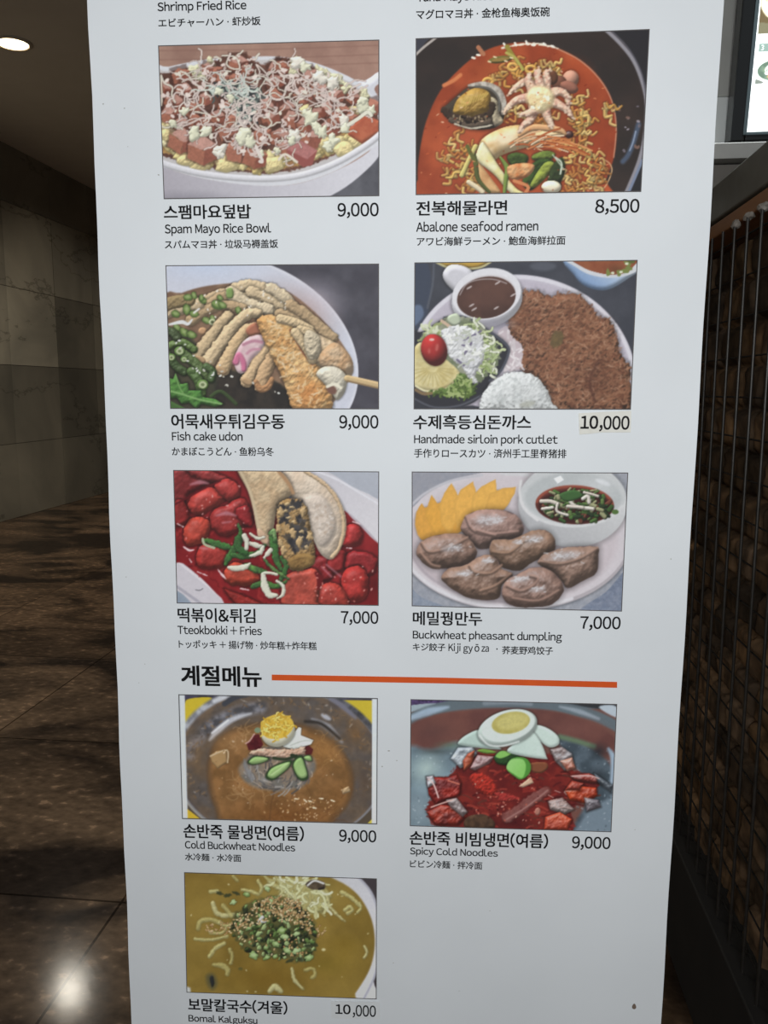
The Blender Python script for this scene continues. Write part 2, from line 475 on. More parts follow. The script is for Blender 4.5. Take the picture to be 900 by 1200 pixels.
def dish_ham_bowl(p):
    r = p.rnd
    p.all(col=(150, 112, 98), col2=(166, 128, 112), ts=120, tex=.03)
    for y in (60, 95, 128): p.line([(0, y + 6), (450, y), (900, y - 16)], 2.5, (132, 94, 82), a=.5, soft=4)
    p.blob([(600, 700), (640, 640), (800, 545), (880, 420), (920, 400), (920, 700)], (78, 78, 86), col2=(96, 96, 104), ts=60)
    p.blob([(0, 640), (60, 630), (200, 660), (0, 700)], (90, 88, 96))
    # bowl body, then rim
    p.blob([(760, 200), (830, 180), (900, 158), (900, 400), (850, 420), (780, 300)], (206, 206, 214), R=30, amb=.7)
    p.blob([(862, 215), (900, 190), (900, 260)], (150, 112, 100))
    p.blob([(0, 470), (60, 525), (200, 565), (400, 590), (560, 585), (720, 530), (840, 460), (900, 380), (885, 470), (800, 560),
            (700, 628), (600, 660), (300, 670), (100, 668), (0, 660)], (172, 166, 176), grad=((0, 640), (760, 500), (212, 210, 218)), soft=4)
    p.soft(120, 660, 300, 60, (120, 116, 128), .8)
    p.blob([(0, 150), (60, 128), (200, 100), (330, 92), (480, 88), (620, 110), (760, 165), (830, 215), (900, 300), (900, 410), (850, 450),
            (720, 530), (560, 585), (400, 592), (200, 566), (60, 526), (0, 480)], (214, 214, 220), soft=3)
    p.blob([(0, 165), (60, 145), (200, 115), (330, 106), (480, 102), (620, 124), (750, 180), (815, 225), (872, 300), (872, 385), (830, 430),
            (700, 505), (555, 556), (400, 566), (200, 541), (60, 500), (0, 470)], (196, 190, 190), soft=3)
    heap = [(0, 190), (60, 150), (200, 120), (300, 80), (370, 80), (420, 120), (500, 92), (560, 105), (640, 140), (760, 195), (850, 265), (880, 340),
            (870, 385), (810, 420), (690, 482), (555, 530), (400, 545), (200, 520), (50, 480), (0, 450)]
    p.blob(heap, (128, 82, 66), col2=(92, 58, 48), ts=40, soft=5, wob=6)
    # scrambled egg
    band = [(0, 330), (50, 350), (110, 410), (220, 455), (350, 465), (500, 465), (640, 425), (690, 385), (815, 385), (815, 400), (690, 468), (550, 518),
            (400, 532), (200, 508), (50, 468), (0, 440)]
    p.blob(band, (196, 160, 92), col2=(160, 112, 70), ts=30, soft=6, wob=8)
    for (x, y) in p.inside(band, 95):
        s = r.uniform(12, 24)
        p.oval(x, y, s * 1.25, s, r.uniform(0, 180), r.choice([(230, 212, 150), (226, 204, 138), (214, 190, 122), (236, 222, 174)]), jit=.25, R=s * .7, soft=4,
               amb=.7, bump=2.5, bs=9, shadow=(6, .22))
    for x, y, s in ((20, 360, 26), (50, 395, 26), (180, 502, 32), (135, 490, 28), (290, 506, 36), (465, 510, 32), (700, 425, 36), (740, 450, 30), (795, 415, 26), (780, 300, 22), (590, 300, 22)):
        p.oval(x, y, s * 1.4, s, r.uniform(-20, 20), (230, 210, 150), jit=.2, R=s * .8, amb=.74, bump=4, bs=8, soft=5, shadow=(6, .25))
    # pale rice and egg at the back
    for x, y in ((180, 165), (225, 120), (160, 140), (560, 115), (590, 130), (540, 140), (680, 170), (720, 180), (650, 150), (700, 200), (820, 240), (760, 215)):
        p.oval(x, y, 30, 20, r.uniform(0, 90), (214, 208, 170), jit=.3, R=14, bump=4, bs=8, amb=.65)
    # diced ham
    cubes = [(330, 110, 66, 4), (325, 175, 56, 8), (365, 135, 44, 0), (105, 160, 60, -12), (45, 205, 50, 30), (120, 215, 54, 20), (80, 265, 66, 12), (60, 310, 60, -8),
             (240, 150, 54, -20), (270, 165, 40, 10), (210, 130, 40, 20), (480, 130, 60, -25), (500, 125, 50, 15), (470, 185, 56, -15), (610, 165, 64, -28), (650, 215, 62, 18),
             (580, 235, 60, -10), (705, 240, 60, -14), (670, 290, 64, 22), (640, 310, 50, -30), (735, 300, 58, 8), (780, 245, 46, 20), (470, 245, 70, 12), (435, 280, 70, 30),
             (530, 290, 66, -8), (455, 325, 60, -12), (540, 330, 66, -14), (150, 290, 60, 10), (210, 340, 70, -6), (160, 335, 50, 20), (290, 370, 74, -22), (285, 290, 60, 20),
             (110, 350, 54, 8), (110, 410, 88, 14), (190, 445, 100, 4), (330, 445, 90, -6), (395, 475, 78, 12), (420, 395, 70, -14), (500, 400, 72, 16), (520, 440, 60, 0),
             (610, 395, 80, 24), (590, 350, 56, -10), (690, 360, 66, -8), (720, 330, 60, 26), (770, 330, 50, -8), (855, 280, 56, -10), (320, 330, 54, -8), (250, 320, 50, 14), (200, 250, 46, 0)]
    for x, y, s, a in cubes:
        t = r.uniform(-10, 10)
        k = r.random()
        top = (190 + t, 140 + t, 126 + t) if k < .55 else (180 + t, 112 + t, 90 + t)
        p.cube(x, y, s * 1.02, a, top, (160 + t, 96 + t, 74 + t), (138 + t, 76 + t, 60 + t), tex=.10, ts=22)
    p.blob([(760, 366), (820, 312), (885, 340), (885, 385), (815, 430), (760, 395)], (176, 84, 58), smooth=False, col2=(190, 102, 70), ts=24, R=16, amb=.7, soft=3)
    p.blob([(520, 450), (565, 412), (640, 455), (620, 512), (585, 520), (525, 480)], (150, 78, 72), smooth=False, soft=3)
    p.blob([(520, 450), (565, 412), (640, 455), (600, 490)], (178, 112, 108), smooth=False, soft=3, tex=.1, ts=20)
    p.line([(-10, 478), (50, 510), (200, 548), (400, 566), (560, 555), (700, 510), (830, 436), (910, 370)], 13, (216, 214, 220), R=12, amb=.8, soft=4)
    # dark seaweed in the middle
    sea = [(225, 200), (300, 185), (400, 205), (425, 225), (400, 300), (370, 345), (340, 330), (300, 250), (225, 240)]
    p.blob(sea, (66, 70, 70), col2=(44, 48, 50), ts=18, wob=12, ws=16, soft=6)
    p.squiggles(sea, 30, 14, 4.5, [(50, 54, 56), (78, 84, 82)], segs=4)
    p.flecks(sea, 60, 6, [(150, 168, 156), (120, 134, 126), (186, 196, 182)])
    # threads of mayonnaise
    net = [(30, 190), (120, 140), (290, 80), (380, 90), (500, 110), (640, 150), (790, 220), (820, 290), (740, 370), (640, 390), (560, 450), (480, 480), (400, 480),
           (280, 440), (150, 400), (60, 340), (30, 260)]
    tone = [(228, 208, 200), (218, 198, 190), (234, 218, 208), (212, 190, 182), (224, 216, 200)]
    for x0, y0, n, st in ((60, 230, 11, 34), (110, 300, 12, 34), (150, 180, 10, 30), (300, 90, 10, 26), (470, 120, 11, 30), (560, 200, 12, 34), (620, 260, 12, 34), (650, 200, 10, 30),
                          (430, 230, 12, 36), (470, 330, 12, 34), (230, 370, 10, 32), (300, 320, 11, 32), (420, 380, 10, 30), (700, 300, 9, 30), (250, 250, 12, 34), (540, 330, 11, 30), (380, 180, 10, 30)):
        a = r.uniform(0, 6.28); pts = []
        x, y = x0, y0
        for k in range(n):
            a += r.uniform(-1.2, 1.2) + (2.2 if k % 4 == 3 else 0)
            x += st * math.cos(a) * 1.1; y += st * math.sin(a) * .9
            x = min(max(x, 30), 820); y = min(max(y, 85), 470); pts.append((x, y))
        p.line(pts, r.uniform(2.6, 4.4), r.choice(tone), n=4, shadow=(4, .3), a=.92)
    p.squiggles(net, 150, 15, 2.8, tone, turn=1.1, segs=6, shadow=(3, .25), a=.9)
    p.squiggles(net, 70, 9, 3.8, tone, turn=1.5, segs=4, shadow=(3, .25), a=.9)
    p.squiggles(sea, 12, 16, 3.2, [(206, 214, 204), (192, 198, 190)], turn=1.0, segs=6)
    p.flecks(net, 110, 6, tone)
    # thicker blobs of dressing
    for x, y, s in ((350, 400, 30), (380, 420, 24), (160, 390, 26), (205, 378, 24), (262, 450, 24), (255, 470, 20), (612, 325, 32), (640, 365, 24), (660, 385, 22), (650, 170, 28), (700, 190, 26),
                    (745, 340, 26), (750, 365, 20), (820, 285, 28), (850, 300, 20), (815, 260, 20), (560, 112, 26), (590, 128, 22), (485, 455, 16), (550, 395, 24), (540, 415, 18), (120, 300, 18),
                    (75, 350, 18), (700, 420, 26), (680, 440, 20), (420, 470, 14), (300, 250, 16), (255, 225, 16)):
        p.oval(x, y, s * 1.1, s * .85, r.uniform(0, 180), r.choice([(226, 224, 196), (220, 218, 190), (228, 220, 206)]), jit=.3, R=s * .6, amb=.75, wob=4, shadow=(4, .25))
    p.line([(560, 500), (515, 470), (490, 490)], 5, (226, 214, 196)); p.line([(400, 440), (425, 495), (415, 498)], 6, (224, 212, 204))
    p.line([(760, 355), (800, 330), (835, 305), (850, 318)], 7, (226, 222, 204), shadow=(4, .3))
    return p


def wavy(p, x, y, ang, n, st, amp, w, col, **k):
    pts = []
    for i in range(n):
        o = amp * (1 if i % 2 else -1)
        pts.append((x + i * st * math.cos(ang) - o * math.sin(ang), y + i * st * math.sin(ang) + o * math.cos(ang)))
    p.line(pts, w, col, n=4, **k)


def dish_ramen(p):
    r = p.rnd
    p.all(col=(54, 42, 38), col2=(44, 36, 34), ts=160, tex=.03)
    p.blob([(0, 0), (120, 0), (60, 60), (0, 130)], (58, 58, 68))
    p.blob([(700, -20), (780, 60), (840, 160), (862, 260), (900, 260), (900, -20)], (38, 36, 40))
    p.blob([(860, 420), (830, 520), (770, 640), (900, 640), (900, 400)], (36, 36, 40))
    p.line([(0, 130), (45, 85), (95, 45), (140, 5)], 4.5, (176, 166, 160))
    p.line([(695, 0), (760, 60), (815, 130), (850, 220), (862, 300), (855, 400), (835, 490), (795, 590), (770, 640)], 7, (142, 138, 146), soft=4)
    p.line([(735, 20), (800, 90), (845, 180), (864, 290)], 2.5, (84, 82, 92), soft=3)
    p.line([(846, 490), (812, 570), (790, 620)], 5, (120, 132, 158), soft=3)
    p.line([(832, 360), (815, 420), (795, 470), (775, 495)], 9, (70, 82, 104), soft=9)
    p.line([(822, 385), (812, 425), (800, 455)], 2.5, (140, 154, 180), soft=2.5)
    p.flecks([(745, 260), (830, 260), (840, 460), (770, 470)], 12, 4, [(110, 100, 110), (150, 140, 150), (120, 90, 80)])
    soup = [(330, 72), (430, 62), (530, 80), (620, 125), (690, 190), (735, 270), (752, 370), (745, 470), (715, 560), (690, 640), (50, 640), (30, 560), (35, 470), (60, 350),
            (110, 240), (180, 160), (250, 105)]
    p.blob(soup, (152, 58, 28), col2=(184, 80, 40), ts=120, tex=.05, soft=5)
    p.soft(190, 430, 150, 200, (180, 78, 46), .7); p.soft(330, 175, 150, 80, (186, 92, 44), .7); p.soft(590, 210, 110, 120, (140, 44, 16), .8); p.soft(650, 430, 85, 170, (164, 58, 24), .6)
    p.soft(600, 540, 120, 70, (170, 84, 34), .5); p.soft(470, 330, 260, 240, (120, 56, 26), .5)
    p.line([(335, 82), (400, 70), (470, 68), (540, 84)], 3.5, (240, 226, 206), soft=3, wob=3)
    for x, y in ((345, 70), (352, 82), (385, 68), (450, 72), (490, 68), (520, 76), (250, 108), (232, 118), (425, 62)): p.oval(x, y, 9, 4, r.uniform(0, 90), (250, 240, 225))
    p.line([(540, 86), (620, 128), (690, 195), (735, 275), (751, 370), (742, 480)], 2, (206, 140, 110), soft=3)
    p.line([(690, 480), (725, 500), (735, 530), (715, 580), (690, 606)], 2, (214, 168, 120), soft=2)
    # curly noodles
    ncol = [(226, 182, 96), (212, 152, 68), (234, 198, 122), (198, 122, 54), (228, 188, 106), (204, 134, 64)]
    for poly, n in (([(260, 175), (390, 135), (480, 140), (480, 200), (370, 235), (290, 205)], 34), ([(480, 125), (555, 140), (560, 180), (480, 190)], 16),
                    ([(575, 260), (630, 260), (680, 330), (660, 400), (610, 395), (590, 330)], 30), ([(690, 262), (735, 268), (745, 335), (705, 325)], 10),
                    ([(110, 450), (200, 390), (250, 400), (240, 480), (260, 590), (180, 610), (120, 560)], 60), ([(560, 430), (640, 440), (730, 500), (720, 590), (640, 605), (560, 590)], 62),
                    ([(350, 290), (420, 300), (420, 350), (360, 350)], 10), ([(560, 400), (640, 380), (650, 450), (560, 450)], 16), ([(390, 270), (560, 270), (570, 360), (400, 370)], 16)):
        for (x, y) in p.inside(poly, int(n * .72)):
            wavy(p, x - 20, y, r.uniform(-1.3, 1.3), r.randint(3, 5), r.uniform(11, 17), r.uniform(5, 9), r.uniform(4, 5.6), r.choice(ncol), shadow=(6, .3), R=5, amb=.66, soft=3, a=r.uniform(.65, 1))
    for x, y in ((375, 152), (285, 205), (440, 160)): p.line(ring(x, y, 16, 12, 0, 10), 6, (222, 170, 84), R=5)
    # spring onion and egg ribbons on top
    p.line([(355, 78), (375, 110), (415, 160)], [9, 8, 4], (150, 132, 50), shadow=(4, .3)); p.line([(352, 100), (385, 120), (410, 160)], 5, (178, 168, 80))
    p.oval(330, 124, 44, 13, -8, (100, 92, 40), R=8); p.oval(330, 124, 34, 6, -8, (150, 120, 60)); p.line([(250, 80), (268, 104)], 8, (176, 110, 76))
    for x, y in ((290, 132), (310, 115), (350, 130), (370, 118)): p.oval(x, y, 8, 3, 20, (236, 214, 170))
    p.line([(125, 218), (160, 200), (185, 180)], 7, (214, 120, 70), soft=5)
    # abalone in its shell
    p.blob([(120, 308), (140, 285), (215, 222), (262, 212), (320, 232), (345, 268), (345, 330), (310, 372), (225, 378), (160, 355)], (60, 50, 40), shadow=(14, .4), R=24)
    p.line([(215, 218), (270, 214), (318, 236), (342, 280), (338, 320)], [4, 10, 14, 10, 5], (200, 192, 180), soft=4, col2=(140, 128, 116), ts=18)
    p.line([(240, 222), (290, 230), (322, 262), (326, 310)], 4, (96, 92, 86), soft=3)
    p.blob([(290, 262), (318, 275), (325, 320), (340, 350), (310, 368), (300, 330)], (200, 184, 150), col2=(120, 108, 92), ts=20, R=14)
    p.blob([(160, 300), (180, 262), (235, 228), (285, 240), (296, 280), (280, 315), (220, 335), (165, 325)], (180, 140, 62), col2=(150, 112, 44), ts=22, R=34, bump=4, bs=12, amb=.55, spec=.2)
    for k in range(11): p.line([(185 + k * 9, 300 - k * 4), (195 + k * 9, 265 - k * 2)], 2, (206, 172, 84), soft=3)
    p.line([(125, 310), (165, 335), (235, 342), (290, 318), (302, 290)], 13, (58, 42, 32), wob=6, ws=8, R=9)
    p.line([(150, 345), (220, 366), (290, 350)], 10, (84, 70, 58), wob=5, ws=8, R=8); p.line([(165, 358), (225, 374), (300, 362)], 3, (200, 190, 170), soft=3, wob=2)
    p.flecks([(150, 325), (290, 325), (290, 350), (170, 360)], 26, 3.5, [(150, 130, 100), (120, 100, 76), (30, 22, 18)])
    # clams
    p.oval(585, 195, 30, 32, 20, (196, 140, 116), R=30, amb=.5, shadow=(10, .3)); p.oval(545, 212, 28, 30, 0, (110, 66, 50), R=26, amb=.5); p.oval(580, 225, 34, 22, 20, (146, 92, 74), R=20)
    p.oval(520, 190, 20, 26, 0, (100, 60, 40), R=16); p.oval(580, 396, 16, 14, 0, (66, 34, 30), R=12, spec=.5)
    # squid body below
    p.blob([(250, 470), (262, 415), (330, 375), (400, 362), (455, 380), (520, 372), (560, 395), (500, 430), (420, 445), (340, 470), (290, 500)], (226, 196, 148), col2=(208, 168, 108), ts=40, R=40, amb=.6, spec=.25, shadow=(12, .35))
    p.oval(350, 412, 30, 18, -15, (246, 226, 190), soft=16, a=.8)
    p.line([(400, 400), (450, 372), (540, 380), (565, 395)], [8, 12, 12, 6], (214, 160, 110), R=10)
    for k in range(16):
        x, y = r.uniform(360, 480), r.uniform(420, 455); a = r.uniform(-.5, .25); l = r.uniform(60, 130)
        p.line([(x, y), (x + l * .5, y + l * .5 * math.sin(a) - 8), (x + l * math.cos(a), y + l * math.sin(a))], r.uniform(2, 4), r.choice([(226, 176, 130), (206, 120, 70), (236, 206, 170), (186, 90, 44)]), shadow=(3, .3))
    for k in range(12):
        x, y = r.uniform(470, 560), r.uniform(405, 450); l = r.uniform(60, 120)
        p.line([(x, y), (x + l * .5, y + 4), (x + l, y + r.uniform(10, 40))], r.uniform(2, 3.5), r.choice([(198, 110, 56), (222, 150, 90), (170, 74, 34)]))
    # white octopus
    arms = [[(470, 250), (430, 205), (390, 222), (362, 250)], [(460, 262), (400, 268), (365, 290), (345, 318)], [(455, 290), (440, 340), (415, 362), (400, 388)],
            [(490, 290), (500, 330), (512, 355), (515, 372)], [(505, 270), (545, 290), (575, 310), (592, 335)], [(505, 250), (545, 240), (575, 262), (580, 290)],
            [(490, 240), (500, 200), (495, 175), (508, 165)], [(475, 235), (470, 195), (462, 175), (470, 160)], [(450, 240), (430, 200), (440, 180)], [(470, 300), (435, 318), (402, 325)]]
    for A in arms:
        p.line(A, [22, 15, 11, 5], (226, 188, 158), R=14, amb=.62, bump=3, bs=8, shadow=(8, .35), soft=4, col2=(206, 150, 130), ts=24)
        for (x, y) in catmull(A, False, 6)[3:]:
            p.oval(x + r.uniform(-9, 9), y + r.uniform(-9, 9), 5, 4, 0, (240, 214, 188), soft=3, a=.7)
    p.blob([(425, 250), (455, 222), (500, 225), (525, 255), (515, 295), (480, 315), (445, 300), (428, 280)], (242, 222, 170), col2=(234, 200, 140), ts=30, R=30, amb=.75, bump=4, bs=14, spec=.2, soft=16)
    p.flecks([(440, 230), (520, 240), (510, 300), (440, 300)], 14, 6, [(252, 242, 214), (240, 214, 160)])
    # green cabbage and leek leaves
    for pts, c in (([(355, 475), (390, 462), (430, 475), (420, 505), (370, 508)], (66, 88, 36)), ([(450, 470), (500, 455), (530, 470), (500, 495), (450, 490)], (110, 130, 52)),
                   ([(410, 570), (440, 510), (480, 485), (525, 500), (480, 560), (440, 600)], (58, 84, 34)), ([(440, 575), (490, 500), (528, 505), (490, 560), (450, 590)], (146, 158, 62)),
                   ([(500, 580), (520, 510), (555, 480), (565, 530), (540, 580)], (52, 66, 34)), ([(485, 590), (520, 560), (550, 575), (540, 606)], (46, 52, 30))):
        p.blob(pts, c, R=14, amb=.5, bump=4, bs=14, shadow=(8, .4), col2=tuple(v * .8 for v in c), ts=20)
    p.line([(530, 480), (552, 500), (548, 540)], 3, (206, 214, 196), soft=2); p.line([(520, 470), (558, 520)], 2, (190, 200, 180), soft=2)
    # onion strips
    p.blob([(245, 480), (270, 520), (300, 560), (330, 610), (260, 600), (245, 540)], (196, 140, 88), col2=(220, 172, 116), ts=26, R=18)
    p.blob([(242, 470), (262, 425), (282, 445), (330, 520), (385, 590), (420, 612), (370, 612), (310, 545), (255, 500)], (228, 216, 148), col2=(240, 232, 190), ts=30, R=14, amb=.65, shadow=(8, .4))
    p.line([(330, 480), (355, 520), (350, 560), (345, 610)], [4, 10, 8, 6], (120, 142, 62), R=8, shadow=(5, .3)); p.line([(230, 445), (240, 500), (250, 560), (290, 606)], [5, 9, 8, 6], (86, 92, 44), R=8)
    p.line([(240, 440), (215, 490), (190, 545)], [9, 8, 9], (206, 190, 110), R=7, shadow=(5, .3)); p.line([(210, 440), (240, 500)], 7, (96, 98, 44))
    p.blob([(355, 515), (410, 500), (455, 510), (430, 550), (370, 560)], (214, 160, 108), col2=(190, 110, 60), ts=22, R=16, bump=4)
    p.line([(215, 570), (245, 590), (265, 606)], 9, (224, 206, 170), R=7); p.line([(380, 565), (430, 585), (420, 610)], 6, (214, 130, 80))
    p.oval(515, 588, 36, 24, 0, (240, 226, 196), R=20, amb=.6, spec=.3, shadow=(8, .4))
    for (x, y) in p.inside(soup, 110):
        p.oval(x, y, r.uniform(2, 7), r.uniform(1.5, 3), r.uniform(-40, 40), r.choice([(236, 150, 96), (206, 90, 40), (246, 206, 170), (130, 36, 12), (150, 50, 20)]), a=.75)
    return p


def dish_udon(p):
    r = p.rnd
    p.all(col=(66, 64, 74), col2=(78, 76, 86), ts=90, tex=.05)
    p.oval(318, 398, 495, 380, 24, (206, 208, 222), n=40, soft=4)
    p.oval(318, 398, 495, 380, 24, (206, 208, 222), n=40, soft=4, edge=((222, 222, 232), 14))
    p.soft(600, 200, 190, 150, (220, 210, 224), .8); p.soft(180, 40, 300, 90, (196, 208, 232), .9)
    p.soft(740, 520, 60, 90, (190, 190, 204), .5)
    soup = [(0, 190), (80, 150), (180, 122), (320, 108), (430, 112), (520, 150), (600, 210), (680, 290), (740, 370), (775, 450), (760, 500), (690, 600), (640, 640), (0, 640)]
    p.blob(soup, (150, 118, 92), col2=(122, 92, 72), ts=60, soft=6)
    p.soft(560, 230, 240, 130, (136, 96, 78), .6, 35)
    p.blob([(0, 330), (120, 330), (180, 440), (320, 470), (480, 520), (540, 640), (0, 640)], (76, 70, 54), col2=(54, 54, 44), ts=50, soft=14)
    p.blob([(240, 470), (320, 480), (480, 520), (530, 630), (240, 620)], (58, 50, 44), col2=(40, 36, 34), ts=40, soft=10)
    # heaped strips of fried bean curd at the back
    fc = [(190, 164, 128), (202, 178, 142), (178, 150, 114), (210, 190, 158)]
    rows = [[(150, 190), (230, 160), (300, 140), (360, 150)], [(300, 130), (370, 120), (450, 150), (500, 190)], [(340, 170), (400, 190), (470, 230), (520, 250)], [(360, 145), (430, 175), (520, 220), (580, 270)],
            [(440, 130), (500, 170), (540, 215), (600, 260)], [(200, 190), (260, 160), (330, 190), (400, 215)], [(280, 150), (350, 195), (430, 220)], [(120, 260), (180, 220), (260, 200), (330, 215)],
            [(480, 240), (540, 260), (600, 290), (640, 330)], [(30, 230), (90, 210), (150, 195)], [(520, 200), (580, 235), (640, 290), (690, 330)]]
    for A in rows:
        p.line(A, r.uniform(20, 26), r.choice(fc), R=18, amb=.62, bump=2.4, bs=9, wob=6, ws=16, shadow=(10, .35), tex=.06, ts=20)
    p.line([(0, 210), (40, 190), (110, 180)], 26, (150, 128, 90), R=18, bump=4)
    # spring onion rings
    def onion(x, y, s, c=(126, 150, 80), d=(80, 104, 52)):
        s = s * .86; a = r.uniform(0, 90)
        p.oval(x, y, s, s * .72, a, d, jit=.12, soft=4, shadow=(6, .3)); p.oval(x, y - s * .1, s * .82, s * .5, a, c, jit=.15, soft=5); p.oval(x, y - s * .12, s * .42, s * .24, a, (164, 180, 124), jit=.2, soft=5, a=.7)
    for x, y, s in ((105, 168, 22), (130, 160, 18), (165, 180, 20), (225, 198, 30), (245, 200, 22), (275, 150, 22), (100, 218, 26), (130, 235, 22), (180, 262, 22), (205, 255, 18), (235, 170, 16), (310, 222, 20), (90, 310, 26), (60, 290, 20), (120, 320, 24), (160, 170, 16), (55, 235, 22)):
        onion(x, y, s)
    p.blob([(262, 135), (286, 132), (288, 168), (264, 170)], (128, 156, 86), R=8); p.oval(204, 268, 14, 13, 0, (200, 204, 160)); p.oval(204, 268, 7, 6, 0, (92, 100, 62))
    p.line([(30, 278), (80, 268), (105, 276), (122, 258)], [4, 8, 6, 3], (226, 226, 226), soft=3); p.line([(130, 230), (150, 215)], 4, (230, 226, 220), soft=3)
    p.oval(165, 305, 18, 16, 0, (196, 150, 110), R=10)
    # long strips in front
    for A, c in (([(150, 400), (185, 350), (230, 285), (268, 245)], (196, 170, 132)), ([(190, 425), (235, 360), (290, 285), (350, 235), (390, 232)], (206, 180, 142)),
                 ([(245, 462), (275, 400), (310, 340), (345, 298), (380, 285)], (204, 172, 130)), ([(345, 505), (380, 450), (420, 390), (450, 350)], (202, 170, 130)), ([(400, 520), (420, 460), (455, 400)], (196, 160, 120))):
        p.line(A, [29, 27, 25, 22, 18][:len(A)], c, R=24, amb=.6, bump=2.6, bs=9, wob=6, ws=16, tex=.06, ts=20, shadow=(12, .45))
    p.line([(380, 510), (400, 540), (430, 530), (445, 500)], [10, 14, 14, 10], (176, 128, 88), R=10, bump=4)
    for x, y in ((155, 420), (240, 465), (345, 510)): p.oval(x, y, 24, 14, 24, (180, 146, 108), R=8)
    # pink fish cake
    p.blob([(292, 420), (318, 360), (360, 325), (410, 320), (420, 350), (395, 390), (365, 420), (335, 472), (305, 470)], (214, 178, 184), col2=(226, 198, 200), ts=26, R=18, amb=.7, shadow=(8, .35))
    p.line([(300, 430), (312, 400), (330, 432), (332, 460)], [14, 10, 12, 10], (206, 112, 146), soft=8, R=8); p.line([(330, 360), (370, 345), (405, 350)], 6, (190, 130, 150), soft=6); p.line([(345, 395), (365, 380), (395, 378)], 5, (200, 140, 160), soft=6)
    p.blob([(340, 300), (372, 272), (420, 268), (425, 320), (390, 318), (355, 325)], (170, 104, 80), soft=8, R=12)
    # prawn in crisp batter
    p.blob([(385, 260), (420, 240), (480, 250), (540, 300), (590, 380), (640, 450), (680, 540), (690, 600), (670, 630), (540, 630), (510, 560), (480, 480), (440, 400), (410, 330)],
           (216, 174, 118), col2=(206, 152, 92), ts=44, R=60, amb=.62, bump=6, bs=12, shadow=(16, .4), wob=6, ws=14, tex=.12)
    p.soft(590, 560, 90, 80, (212, 124, 58), .6); p.soft(500, 290, 80, 50, (230, 184, 116), .6)
    p.squiggles([(410, 260), (480, 260), (560, 350), (640, 470), (670, 610), (550, 615), (500, 500), (440, 380)], 130, 7, 3.2, [(234, 208, 164), (226, 190, 132), (204, 148, 88), (238, 216, 180)], segs=3, soft=3, a=.6)
    p.line([(520, 300), (575, 390), (610, 440)], [4, 8, 4], (160, 92, 60), soft=6)
    # fish cake skewer on the right
    p.blob([(530, 300), (580, 285), (640, 320), (700, 350), (750, 390), (775, 450), (760, 490), (700, 500), (640, 450), (600, 420), (560, 360)], (196, 168, 130), col2=(210, 184, 152), ts=40, R=50, amb=.55, bump=6, bs=16, shadow=(10, .3))
    for A in ([(480, 255), (540, 270), (600, 300)], [(560, 300), (610, 320), (625, 390)], [(540, 310), (590, 380), (610, 420)]):
        p.line(A, 19, (206, 180, 140), R=16, bump=4, bs=9, shadow=(8, .35))
    p.blob([(590, 300), (640, 330), (640, 400), (600, 420), (575, 350)], (200, 184, 156), R=24, bump=6, bs=10, shadow=(8, .3))
    p.blob([(640, 400), (700, 350), (760, 400), (775, 460), (730, 480), (650, 450)], (204, 174, 140), col2=(190, 150, 110), ts=30, R=34, bump=5, bs=14)
    p.blob([(625, 480), (655, 450), (710, 452), (748, 490), (742, 550), (712, 585), (690, 560), (660, 520)], (222, 212, 190), col2=(204, 196, 178), ts=24, R=34, amb=.6, bump=3, shadow=(10, .35))
    p.oval(688, 542, 22, 17, 40, (120, 82, 70), soft=8); p.line([(670, 530), (700, 520), (725, 535)], 6, (236, 228, 206), soft=4)
    p.line([(752, 497), (820, 512), (900, 530)], 14, (206, 176, 128), soft=2.5, R=9); p.line([(752, 505), (820, 522), (900, 541)], 2.5, (150, 120, 84), soft=3)
    # greens
    for A, w, c in (([(20, 370), (80, 350), (130, 380)], 16, (92, 116, 58)), ([(0, 300), (40, 310), (60, 330)], 18, (70, 84, 52)), ([(90, 400), (140, 440), (190, 490)], 20, (84, 104, 56)),
                    ([(20, 400), (60, 450), (90, 470)], 18, (64, 84, 46)), ([(120, 470), (150, 510), (160, 560)], 20, (78, 104, 52)), ([(180, 450), (205, 470), (200, 500)], 16, (70, 92, 50))):
        p.line(A, w, c, R=13, amb=.45, bump=3, shadow=(8, .4), spec=.25)
    for x, y, s in ((72, 386, 22), (38, 412, 18), (165, 522, 24), (90, 420, 15)):
        p.oval(x, y, s, s * .9, 0, (96, 128, 62), R=8, shadow=(6, .4)); p.oval(x, y, s * .68, s * .6, 0, (182, 192, 148)); p.oval(x, y, s * .3, s * .27, 0, (112, 126, 84))
    leaf = [(20, 490), (45, 500), (55, 475), (75, 520), (105, 515), (110, 545), (160, 545), (165, 572), (215, 580), (250, 600), (215, 612), (160, 600), (140, 622), (110, 595), (80, 600), (60, 575), (25, 580)]
    p.blob(leaf, (88, 140, 64), smooth=False, R=14, amb=.55, bump=4, bs=16, col2=(70, 118, 54), ts=30, shadow=(12, .5))
    p.line([(20, 545), (80, 560), (150, 582), (240, 600)], 3.5, (132, 176, 104), soft=4); p.line([(55, 480), (70, 530), (90, 562)], 2.5, (120, 164, 92), soft=3)
    p.blob([(0, 580), (60, 600), (120, 640), (0, 640)], (70, 104, 52), R=10)
    p.line([(200, 570), (240, 550), (300, 600)], 8, (60, 76, 44), R=6)
    p.flecks([(40, 300), (300, 480), (500, 560), (200, 520), (60, 420)], 26, 3.5, [(226, 226, 220), (200, 196, 186)])
    p.flecks([(130, 130), (480, 110), (600, 240), (300, 250), (140, 250)], 26, 3, [(236, 226, 210)])
    return p


